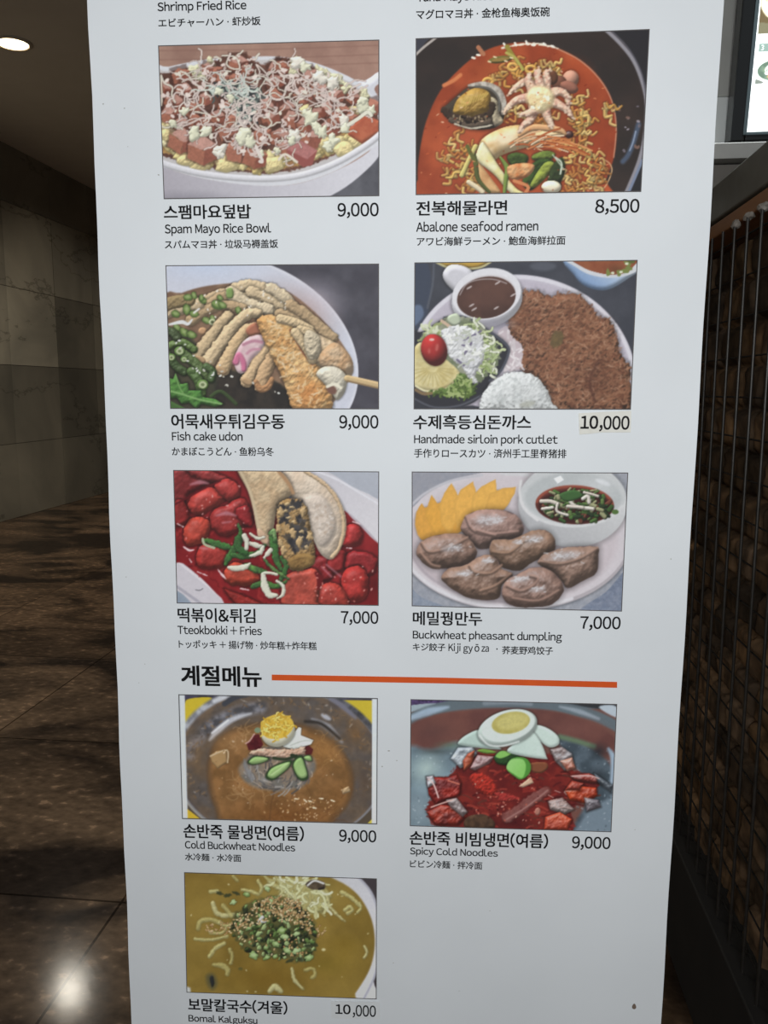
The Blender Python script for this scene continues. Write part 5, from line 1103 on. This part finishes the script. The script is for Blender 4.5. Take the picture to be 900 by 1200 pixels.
ZT, ZB0 = 2.02, .115
l0, l1 = on_sheet(102.5, 0), on_sheet(154.4, 1200); r0, r1 = on_sheet(848, 0), on_sheet(774.5, 1200)
edge = lambda a, b, z: a[0] + (b[0] - a[0]) * (z - a[1]) / (b[1] - a[1])
sb = bmesh.new(); N = 60; front = []; back = []
for k in range(N + 1):
    z = ZB0 + (ZT - ZB0) * k / N
    w = .0004 * math.sin(z * 23) + .0003 * math.sin(z * 51 + 1)
    xl, xr = edge(l0, l1, z) + w, edge(r0, r1, z) + .0004 * math.sin(z * 31 + 2)
    front.append([sb.verts.new((x, 0, z)) for x in np.linspace(xl, xr, 5)]); back.append([sb.verts.new((x, .0018, z)) for x in np.linspace(xl, xr, 5)])
for k in range(N):
    for i in range(4):
        sb.faces.new((front[k][i], front[k][i + 1], front[k + 1][i + 1], front[k + 1][i])); sb.faces.new((back[k][i], back[k + 1][i], back[k + 1][i + 1], back[k][i + 1]))
    sb.faces.new((front[k][0], front[k + 1][0], back[k + 1][0], back[k][0])); sb.faces.new((front[k][4], back[k][4], back[k + 1][4], front[k + 1][4]))
obj('sheet', sb, sheetm, banner)
xa, xb = edge(l0, l1, .1), edge(r0, r1, .1); xc = (xa + xb) / 2
ta, tb = edge(l0, l1, ZT), edge(r0, r1, ZT)
# roll-up stand that carries the sheet
cb = bmesh.new(); prof = [(-.045, .03), (-.05, .05), (-.045, .09), (-.02, .115), (.03, .115), (.055, .09), (.06, .05), (.055, .03)]
A = [cb.verts.new((xa - .015, y, z)) for y, z in prof]; B = [cb.verts.new((xb + .015, y, z)) for y, z in prof]
for k in range(len(prof)): cb.faces.new((A[k], A[(k + 1) % 8], B[(k + 1) % 8], B[k]))
cb.faces.new(A[::-1]); cb.faces.new(B)
cas = obj('base', cb, alum, banner)
for x in (xa + .1, xb - .1): obj('foot', box((x - .02, -.14, 0), (x + .02, .16, .031), .004), darkplastic, banner)
obj('pole', add_tube(bmesh.new(), (xc, .028, .10), (xc, .028, ZT + .01), .008, 14), alum, banner)
obj('top_rail', box((ta - .004, -.006, ZT - .012), (tb + .004, .034, ZT + .022), .004), alum, banner)


def slab(pts, y0, y1):
    """thin plate over a polygon given in sheet coordinates"""
    b = bmesh.new(); f = [b.verts.new((x, y0, z)) for x, z in pts]; g = [b.verts.new((x, y1, z)) for x, z in pts]
    b.faces.new(f); b.faces.new(g[::-1]); n = len(pts)
    for k in range(n): b.faces.new((f[k], g[k], g[(k + 1) % n], f[(k + 1) % n]))
    bmesh.ops.recalc_face_normals(b, faces=b.faces[:]); return b


CURVE = bpy.data.curves.new('lettering', 'FONT'); CURVE_OB = bpy.data.objects.new('lettering', CURVE); C.objects.link(CURVE_OB)


GLYPHS = {}


def glyph(ch):
    """outline mesh of one character: vertices, triangles"""
    if ch not in GLYPHS:
        CURVE.body = ch; CURVE.resolution_u = 4
        bpy.context.view_layer.update()
        me = bpy.data.meshes.new_from_object(CURVE_OB.evaluated_get(bpy.context.evaluated_depsgraph_get()))
        n = len(me.vertices); co = np.zeros(n * 3, np.float32); me.vertices.foreach_get('co', co)
        GLYPHS[ch] = (co.reshape(-1, 3)[:, :2].copy(), [tuple(q.vertices) for q in me.polygons]); bpy.data.meshes.remove(me)
    return GLYPHS[ch]


def lettering(text, x0, yt, x1, yb, bold=0., y=-.0006):
    """flat letters whose ink fills photo box x0..x1, yt..yb (measured at its left end)"""
    pts, faces, pen, n = [], [], 0., 0
    for ch in text:
        if ch == ' ': pen += .27; continue
        latin = '!' <= ch <= '~'
        c, f = glyph(chr(ord(ch) + 0xFEE0) if latin else ch)     # the wide forms match the sign's lettering best
        lo, hi = c.min(0), c.max(0); g = c.copy()
        if latin:
            sl = .060 if ch in 'bhiklmnprBDEFHIKLMNPR' else .012 if ch in 'vwyxAVWYTzjtf' else .036
            sr = .060 if ch in 'dhilmnquaHIMNj' else .0 if ch in 'ftrLvwykxAVWYTKz' else .036
            if ch in 'il': sl, sr = .046, .030
            if ch.isdigit() or ch in ',.+&()': sl = sr = .040
            g[:, 0] += pen + sl - lo[0]; pen += hi[0] - lo[0] + sl + sr
        elif ch == '·': g[:, 0] += pen + .08 - lo[0]; pen += hi[0] - lo[0] + .16
        elif 0xAC00 <= ord(ch) <= 0xD7A3: g[:, 0] += pen; pen += .90
        elif ch == 'ō': g[:, 0] += pen + .05 - lo[0]; pen += hi[0] - lo[0] + .10
        else: g[:, 0] += pen; pen += .98
        for sx, sy in ((0, 0),) if not bold else ((-1, -.8), (1, -.8), (-1, .8), (1, .8)):      # a heavier weight: the strokes overlap themselves slightly shifted
            pts.append(g + np.array((sx * bold, sy * bold))); faces += [tuple(v + n for v in q) for q in f]; n += len(g)
    co = np.concatenate(pts); lo, hi = co.min(0), co.max(0)
    ax, az1 = on_sheet(x0, yt); _, az0 = on_sheet(x0, yb)
    bx, _ = on_sheet(x1, yb + (x1 - x0) * (yb - 460) * 5.1e-5)
    px = ax + (co[:, 0] - lo[0]) / (hi[0] - lo[0]) * (bx - ax); pz = az0 + (co[:, 1] - lo[1]) / (hi[1] - lo[1]) * (az1 - az0)
    me = bpy.data.meshes.new('lettering'); me.from_pydata(np.stack([px, np.full_like(px, y), pz], 1).tolist(), [], faces); me.update()
    return me


def white_here(y):
    """how bright plain white sheet reads in the photo at this height (for turning the print's colours into ink)"""
    return np.interp(y, [0, 120, 300, 450, 600, 750, 900, 1050, 1200], [206, 211, 215, 214, 208, 200, 190, 181, 176])


def srgb_lin(v):
    v = np.clip(v, 0, 255) / 255.
    return np.where(v <= .04045, v / 12.92, ((v + .055) / 1.055) ** 2.4)


def printed_photo(k, zoom, parent, label):
    (x0, y0, sc) = zoom; quad, nx, ny, fn, _ = DISHES[k]
    p = finish(fn(Print(quad, nx, ny, (128, 128, 128), seed=k + 1)))
    PX, PY = x0 + p.X / sc, y0 + p.Y / sc
    sx, sz = on_sheet_np(PX, PY)
    ink = srgb_lin(p.rgb) / srgb_lin(white_here(PY))[..., None] * lin((226, 226, 226))[0]
    co = np.stack([sx, np.full_like(sx, -.0005), sz], -1)
    o = obj('dish_photo', grid_mesh('dish_photo', co, nx, ny, np.clip(ink, 0, .95)), photom, parent); o['label'] = label
    # thin dark keyline round the picture
    kb = bmesh.new(); c = [on_sheet(x0 + x / sc, y0 + y / sc) for x, y in quad]; m = np.mean(np.array(c), 0)
    o1 = [kb.verts.new((x, -.00055, z)) for x, z in c]; o2 = [kb.verts.new((x + (.0009 if x < m[0] else -.0009), -.00055, z + (.0009 if z < m[1] else -.0009))) for x, z in c]
    for i in range(4): kb.faces.new((o1[i], o1[(i + 1) % 4], o2[(i + 1) % 4], o2[i]))
    bmesh.ops.recalc_face_normals(kb, faces=kb.faces[:])
    obj('photo_border', kb, keym, parent)


keym = mat('thin grey keyline ink', (92, 88, 88), .6, 0, .25)


def entry(label, photo=None, lines=()):
    e = thing('menu_entry', label, None, parent=banner)
    if photo: printed_photo(*photo[:2], e, photo[2])
    for nm, text, bx, bold in lines:
        obj(nm, lettering(text, *bx, bold=bold), inkm, e)
    return e


D, P_, E_, J_ = 'dish_name', 'price', 'english_name', 'translated_name'
entry('menu entry for shrimp fried rice, cut off at the top', None, [(E_, 'Shrimp Fried Rice', (184.5, 2.6, 289, 16.3), .013), (J_, 'エビチャーハン · 虾炒饭', (185.5, 22, 305.5, 32.4), .011)])
entry('menu entry for tuna rice bowl, cut off at the top', None, [(E_, 'Tuna Mayo Rice Bowl', (488.5, -8.5, 612, 5), .013), (J_, 'マグロマヨ丼 · 金枪鱼梅奥饭碗', (487.7, 11.6, 644, 23), .011)])
entry('menu entry for ham and mayonnaise rice bowl', (0, (180, 40, 3.3333), 'printed photo of diced ham, egg and mayonnaise threads in a white dish'),
      [(D, '스팸마요덮밥', (191.8, 240.5, 294.5, 257.2), .018), (P_, '9,000', (395.6, 238, 443.8, 256), .013), (E_, 'Spam Mayo Rice Bowl', (193, 262.5, 318, 276.8), .013), (J_, 'スパムマヨ丼 · 垃圾马褥盖饭', (193, 281.5, 326, 291.8), .011)])
entry('menu entry for abalone seafood ramen', (1, (480, 30, 3.1034), 'printed photo of red seafood ramen with abalone and octopus in a black bowl'),
      [(D, '전복해물라면', (487.8, 235.9, 594.2, 253), .018), (P_, '8,500', (697.8, 233.6, 748.8, 251.8), .013), (E_, 'Abalone seafood ramen', (487.8, 259.8, 630.6, 271.8), .013), (J_, 'アワビ海鮮ラーメン · 鮑鱼海鲜拉面', (488.4, 277.9, 662.3, 288.4), .011)])
entry('menu entry for fish cake udon', (2, (190, 300, 3.4615), 'printed photo of udon with fish cake strips and a fried prawn'),
      [(D, '어묵새우튀김우동', (200.5, 484.9, 334, 502.6), .018), (P_, '9,000', (397.6, 486.4, 443.5, 504), .013), (E_, 'Fish cake udon', (201.4, 505.6, 284.5, 516.3), .013), (J_, 'かまぼこうどん · 鱼粉乌冬', (201.4, 523.6, 321, 534), .011)])
e4 = entry('menu entry for handmade pork cutlet', (3, (478, 300, 3.2847), 'printed photo of a breaded pork cutlet with sauce boat, salad and rice'),
           [(D, '수제흑등심돈까스', (484.3, 486, 622.2, 503), .018), (E_, 'Handmade sirloin pork cutlet', (485.3, 509, 653.3, 522.2), .013), (J_, '手作りロースカツ · 済州手工里脊猪排', (485.3, 525.6, 663.5, 536.2), .011)])
entry('menu entry for tteokbokki with fries', (4, (198, 544, 3.5714), 'printed photo of red rice cakes with fried dumpling and spring onion'),
      [(D, '떡볶이&튀김', (208, 712, 299.6, 728.9), .018), (P_, '7,000', (399.5, 715.7, 443.4, 732.3), .013), (E_, 'Tteokbokki + Fries', (208, 732.4, 307, 742.8), .013), (J_, 'トッポッキ + 揚げ物 · 炒年糕+炸年糕', (209.4, 749.6, 371.2, 759.3), .011)])
entry('menu entry for buckwheat pheasant dumplings', (5, (476, 546, 3.3835), 'printed photo of six brown dumplings with yellow radish and dipping sauce'),
      [(D, '메밀꿩만두', (483.8, 716, 564.8, 732.3), .018), (P_, '7,000', (680.2, 721.8, 726.8, 738.6), .013), (E_, 'Buckwheat pheasant dumpling', (483.8, 738.3, 658.2, 751), .013), (J_, 'キジ餃子', (483.8, 753.2, 522, 762.4), .011), (J_, 'Kiji', (525.6, 753.6, 539.6, 765.4), .011), (J_, 'gy', (543, 757, 554, 766), .011), (J_, 'ō', (556.2, 754.6, 561.6, 763.6), .011), (J_, 'za', (564.2, 757, 572.8, 763.6), .011), (J_, '·', (581.5, 759.5, 583.2, 761.2), .011), (J_, '荞麦野鸡饺子', (588.5, 756.8, 647.8, 766.4), .011)])
entry('menu entry for cold buckwheat noodles', (6, (206, 808, 3.75), 'printed photo of brown cold noodle soup with egg and cucumber in a steel bowl'),
      [(D, '손반죽 물냉면(여름)', (214.7, 964.3, 356.4, 982), .018), (P_, '9,000', (397.5, 971.7, 441, 987.6), .013), (E_, 'Cold Buckwheat Noodles', (216.7, 984.6, 346, 994), .013), (J_, '水冷麺 · 水冷面', (216.7, 999.2, 282.8, 1008), .011)])
entry('menu entry for spicy cold noodles', (7, (474, 812, 3.5156), 'printed photo of spicy red cold noodles topped with half an egg'),
      [(D, '손반죽 비빔냉면(여름)', (480, 972.6, 642, 990), .018), (P_, '9,000', (670.6, 979.5, 715, 995.5), .013), (E_, 'Spicy Cold Noodles', (480.5, 992.3, 583.3, 1003.2), .013), (J_, 'ビビン冷麺 · 拌冷面', (480.5, 1007.4, 565, 1016.4), .011)])
e9 = entry('menu entry for sea snail knife-cut noodles, at the bottom', (8, (210, 1016, 3.7815), 'printed photo of olive green noodle soup with sesame and spring onion'),
           [(D, '보말칼국수(겨울)', (220.3, 1168.6, 337, 1184.4), .018), (E_, 'Bomal Kalguksu', (220.9, 1188.3, 301.8, 1199), .013)])
# new prices stuck over the old ones
for e, poly, txt, lab in ((e4, ((677.9, 484.2), (708, 482.6), (739.6, 481.3), (739, 506.6), (704, 506.6), (693, 508), (678.8, 509.2)), (('10', (680.4, 487, 700.5, 502.6), .026), (',000', (702.5, 487.2, 737, 505.5), .018)), 'small yellowish paper price sticker'),
                          (e9, ((388, 1172.6), (415, 1173.2), (445, 1173.6), (445.4, 1193.6), (416, 1193.4), (388.6, 1192.6)), (('10', (393, 1175.8, 411, 1187.2), .020), (',000', (413.3, 1176.6, 440.6, 1191.6), .012)), 'small white paper price sticker')):
    s = obj('price_sticker', slab([on_sheet(*q) for q in poly], -.0009, -.0004), tapem if e is e4 else whitem, e); s['label'] = lab
    for tx, bx, bo in txt: obj('price', lettering(tx, *bx, bold=bo, y=-.0012), boldm, e)
head = thing('section_heading', 'bold heading and orange rule above the seasonal dishes', None, parent=banner)
obj('heading_text', lettering('계절메뉴', 211.8, 779.3, 307, 803.3, bold=.026), boldm, head)
obj('orange_rule', slab([on_sheet(*q) for q in ((318.6, 790.4), (520, 794), (723, 799), (723, 805.8), (520, 800.7), (318.6, 797))], -.0007, -.0003), orangem, head)
bpy.data.objects.remove(CURVE_OB)
# flecks of dirt on the sheet
dirtm = mat('grey dirt', (176, 175, 170), .8); rs = random.Random(8)
for px, py, rr in ((121, 122, 1.2), (146, 127, 1.1), (186, 205, 1.4), (150, 172, .7), (455.6, 879.6, 1.6), (465, 891, 1.1), (448, 898, 1.3), (148, 676, .9), (170, 778, .9), (163, 800, .8), (574, 1067, .9), (538, 1161, .9), (786, 655, 1.2), (744, 972, .8), (461, 1128, .9)):
    x, z = on_sheet(px, py); sp = bmesh.new(); sp.faces.new([sp.verts.new((x + rr * .0007 * (1 + rs.uniform(-.3, .3)) * math.cos(a), -.0005, z + rr * .0005 * math.sin(a))) for a in [k * PI / 4 for k in range(8)]])
    obj('dirt_speck', sp, dirtm, banner)
x, z = on_sheet(743, 1179); sb2 = bmesh.new()
sb2.faces.new([sb2.verts.new((x + .0022 * math.cos(a) * (1.0 - .3 * math.sin(a)), -.0006, z + .0034 * math.sin(a))) for a in [k * PI / 8 for k in range(16)]])
obj('brown_stain', sb2, mat('brown stain', (120, 104, 92), .7), banner)


# ---------------------------------------------------------------- caged stone wall on the right
FX = .54                                        # face of the cage
zt, zp = 1.45 + .642 * FX, .306                 # top of the rods, top of the plinth
Y0, Y1 = .95, 3.3
structure('plinth', box((FX - .022, Y0 - .15, 0), (FX + .34, Y1, zp), .004), mottled('black stained concrete', (26, 25, 25), (34, 32, 31), 8, rough=.75), 'low black plinth under the caged stone wall', 'plinth')
# dark stones packed behind the bars; the courses are about 8 cm high
ny, nz = 300, 260; yy, zz = np.meshgrid(np.linspace(Y0, Y1, ny), np.linspace(zt - .02, zp, nz))
wz = zz + .012 * (noise(yy * 100, zz * 100, 22, 5, 2) - .5); row = np.floor(wz / .094); wy = yy + .047 * (row % 2) + .03 * (noise(yy * 100, zz * 100, 14, 9, 2) - .5) + hash2(row, row * 0, 3) * .1
colu = np.floor(wy / .135); fy = wy / .135 - colu; fz = wz / .094 - row
ed = np.minimum(np.minimum(fy, 1 - fy) * .135, np.minimum(fz, 1 - fz) * .094)
hgt = np.clip(ed / .016, 0, 1) ** .6 * (.020 + .014 * hash2(colu, row, 11)) + .016 * (noise(yy * 100, zz * 100, 5, 21, 4) - .5)
tone = .58 + .52 * hash2(colu, row, 31); warm = hash2(colu, row, 41)
ink = np.stack([tone * (112 + 26 * warm), tone * (93 + 14 * warm), tone * (76 + 0 * warm)], -1)
ink = ink * (.35 + 1.2 * noise(yy * 100, zz * 100, 4, 51, 4))[..., None]
co = np.stack([FX + .072 - hgt, yy, zz], -1)
structure('wall_stone', grid_mesh('wall_stone', co, ny, nz, srgb_lin(ink)), vcol('rough brown stone', .85, .2), 'rough dark brown stone wall behind the metal bars', 'wall')
structure('wall_stone_core', box((FX + .075, Y0, zp), (FX + .30, Y1, zt - .005)), mottled('brown mortar', (60, 48, 40), (76, 62, 50), 20, rough=.9), 'brown mortar core of the stone wall', 'wall')

cage = thing('metal_grille', 'dark metal grille of upright rods caging the brown stone wall', 'grille', (FX, Y0, zp))
rodm = mottled('dark weathered steel', (46, 43, 40), (60, 56, 52), 40, rough=.4, metal=.2)
wirem = mat('blackened wire', (30, 28, 27), .6, .4)
capm = mottled('pale mortar lumps', (176, 168, 160), (206, 198, 190), 60, rough=.9)
for k in range(-4, 17):
    y = 1.560 + .087 * k
    b = bmesh.new(); add_tube(b, (0, y - Y0, 0), (0, y - Y0, zt - zp + .004), .0033, 10)
    rod = obj('rod', b, rodm, cage)
    if -3 <= k <= 4:
        b = bmesh.new(); bmesh.ops.create_icosphere(b, subdivisions=2, radius=1)
        rr = random.Random(k + 20)
        for v in b.verts: v.co = Vector((v.co.x * .009, v.co.y * .026, v.co.z * .009)) * rr.uniform(.8, 1.2) + Vector((.004, y - Y0 + .008, zt - zp + .004))
        c = obj('mortar_lump', b, capm, rod); c['label'] = 'pale mortar lump on the top of a rod'
for k in range(18):
    z = .05 + k * .083
    if z > zt - zp - .02: break
    obj('wire', add_tube(bmesh.new(), (.0065, 0, z), (.0065, Y1 - Y0, z), .0019, 8), wirem, cage)

structure('trim_1', box((FX + .004, Y0, zt + .006), (FX + .30, Y1, 1.45 + .712 * FX), .003), mottled('orange brown timber', (196, 138, 92), (150, 100, 64), 14, rough=.6, stretch=(1, .15, 1)), 'orange brown timber strip on top of the stone wall', 'trim')
structure('beam', box((FX, Y0 - .3, 1.45 + .722 * FX), (FX + .05, Y1, 1.45 + .872 * FX), .003), mottled('dark grey painted steel', (116, 113, 104), (124, 121, 112), 20, rough=.55), 'dark grey steel beam running along above the stone wall', 'beam')
structure('wall_cap', box((FX + .05, Y0, 1.45 + .7125 * FX), (FX + .34, Y1, 1.45 + .76 * FX)), mottled('dark grey cap', (40, 38, 36), (48, 46, 44), 20, rough=.8), 'dark capping of the stone wall behind the steel beam', 'wall cap')

# ---------------------------------------------------------------- shop front with the menu screen, above and behind the wall
SY = 2.2
a = at(852.5, 168, 1, SY); z_bot = a.z; x_left = a.x
steel = mottled('brushed steel', (150, 152, 150), (168, 170, 168), 30, rough=.3, metal=.85, stretch=(1, 1, .1))
z185, z193, z215 = at(865, 185.5, 1, SY - .02).z, at(850, 193.5, 1, SY + .03).z, 1.45 + .76 * FX
structure('trim_2', box((x_left - .40, SY - .02, z185), (x_left + 1.5, SY + .26, z_bot - .004), .0008), mottled('worn steel ledge', (100, 97, 95), (110, 107, 104), 12, rough=.4, metal=.3), 'steel ledge under the menu screen', 'ledge')
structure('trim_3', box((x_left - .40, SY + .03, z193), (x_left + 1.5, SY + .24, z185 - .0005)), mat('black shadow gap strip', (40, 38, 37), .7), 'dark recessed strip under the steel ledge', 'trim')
structure('wall_shop', box((x_left - .40, SY + .025, z215), (x_left + 1.5, SY + .24, z193 - .0005)), mottled('grey counter panel', (120, 114, 110), (134, 128, 122), 10, rough=.6), 'grey panel below the steel ledge', 'wall')
structure('trim_4', box((x_left - .12, SY + .03, z_bot + .118), (x_left + .03, SY + .16, z_bot + .95), .003), mottled('grey steel post', (196, 196, 192), (204, 204, 200), 8, rough=.4, metal=.0), 'grey steel post left of the menu screen', 'post')
structure('trim_5', box((x_left - .12, SY + .03, z_bot - .003), (x_left + .03, SY + .158, z_bot + .1175), .003), mottled('post foot with painted reflection', (244, 248, 248), (246, 250, 250), 8, rough=.4), 'glossy lower part of the steel post with a painted pale reflection', 'post')  # bright reflection low on the post, put in as pale colour

TILT = Matrix.Translation((x_left, SY, z_bot)) @ Matrix.Rotation(math.radians(7.8), 4, 'X')
TW, TH, BZ = 1.24, .70, .034
tv = thing('menu_screen', 'lit white digital menu screen with black bezel above the dark steel beam', 'screen')
tv.matrix_world = TILT
bz = bmesh.new()
for lo, hi in (((0, -.02, 0), (BZ, .03, TH)), ((TW - BZ, -.02, 0), (TW, .03, TH)), ((BZ, -.02, 0), (TW - BZ, .03, .022)), ((BZ, -.02, TH - BZ), (TW - BZ, .03, TH))):
    add_box(bz, lo, hi, .004)
obj('bezel', bz, mat('glossy black bezel', (16, 17, 18), .25), tv)
add = bmesh.new(); add_box(add, (BZ - .006, -.022, .014), (BZ + .003, -.012, TH - .02), .001); add_box(add, (BZ - .006, -.022, .014), (TW - BZ, -.012, .021), .001)
obj('bezel_lip', add, mat('grey bezel lip', (62, 72, 76), .35), tv)
obj('housing', box((.01, .03, .01), (TW - .01, .075, TH - .01), .006), darkplastic, tv)
obj('panel', box((BZ - .002, -.008, .016), (TW - BZ + .002, .02, TH - BZ + .002)), mat('lit white screen', (240, 244, 244), .3, emit=(250, 254, 255), es=1.05), tv)
inv = TILT.inverted()


def scr(px, py):
    d = inv.to_3x3() @ (ROT @ Vector(((px - 450) / FOC, (600 - py) / FOC, -1))); o = inv @ EYE
    q = o + d * ((-.009 - o.y) / d.y); return q.x, q.z


def screen_picture(quad_px, w, painter, label):
    x0, zt_ = scr(*quad_px[0]); _, zb_ = scr(*quad_px[1]); h = zt_ - zb_
    p = finish(painter(Print(((0, 0), (300, 0), (300, 200), (0, 200)), 90, 60, (250, 252, 250), seed=77)))
    u, v = p.X / 300, p.Y / 200
    co = np.stack([x0 + u * w, np.full_like(u, -.0088), zt_ - v * h], -1)
    o = obj('screen_picture', grid_mesh('screen_picture', co, 90, 60, srgb_lin(p.rgb)), scrm, tv); o['label'] = label


scrm = vcol('screen picture light', .4, .2, emit=.75)


def pic_rice(p):
    p.all(col=(96, 80, 54)); p.oval(170, 60, 170, 110, 0, (236, 226, 190)); p.oval(170, 40, 150, 90, 0, (214, 176, 96), col2=(240, 224, 170), ts=30)
    p.flecks(ring(160, 40, 130, 80), 60, 14, [(236, 214, 96), (150, 110, 70), (246, 240, 214), (120, 130, 60)]); p.blob([(0, 150), (120, 170), (300, 160), (300, 200), (0, 200)], (112, 106, 82)); return p


def pic_salad(p):
    p.oval(130, 100, 128, 96, 0, (232, 236, 230)); p.oval(130, 92, 122, 86, 0, (120, 142, 122), col2=(90, 112, 96), ts=40)
    p.flecks(ring(150, 96, 76, 60), 46, 20, [(236, 242, 236), (206, 220, 206), (120, 140, 116), (170, 150, 110)]); p.blob([(0, 160), (60, 190), (20, 200), (0, 200)], (120, 126, 118)); return p


screen_picture(((893.5, -14), (891.5, 39.5)), .15, pic_rice, 'yellow rice dish picture on the screen')
screen_picture(((887.6, 70), (885, 98.5)), .10, pic_salad, 'green salad plate picture on the screen')
xl, zt2 = scr(890, 51.2); _, zb2 = scr(889, 60.5)
bx = box((xl, -.0092, zb2), (xl + .13, -.008, zt2)); lab = obj('screen_caption', bx, mat('green grey caption bar', (126, 146, 138), .4, emit=(126, 146, 138), es=.8), tv)
cu = bpy.data.curves.new('caption', 'FONT'); cu.body = '3'; cu.size = (zt2 - zb2) * .95
co_ = bpy.data.objects.new('caption', cu); C.objects.link(co_); bpy.context.view_layer.update()
me = bpy.data.meshes.new_from_object(co_.evaluated_get(bpy.context.evaluated_depsgraph_get())); bpy.data.objects.remove(co_)
me.transform(Matrix.Translation((xl + .004, -.0094, zb2 + (zt2 - zb2) * .16)) @ Matrix.Rotation(PI / 2, 4, 'X')); me.materials.clear()
obj('caption_text', me, mat('white caption text', (240, 246, 244), .4, emit=(240, 246, 244), es=1.), lab)
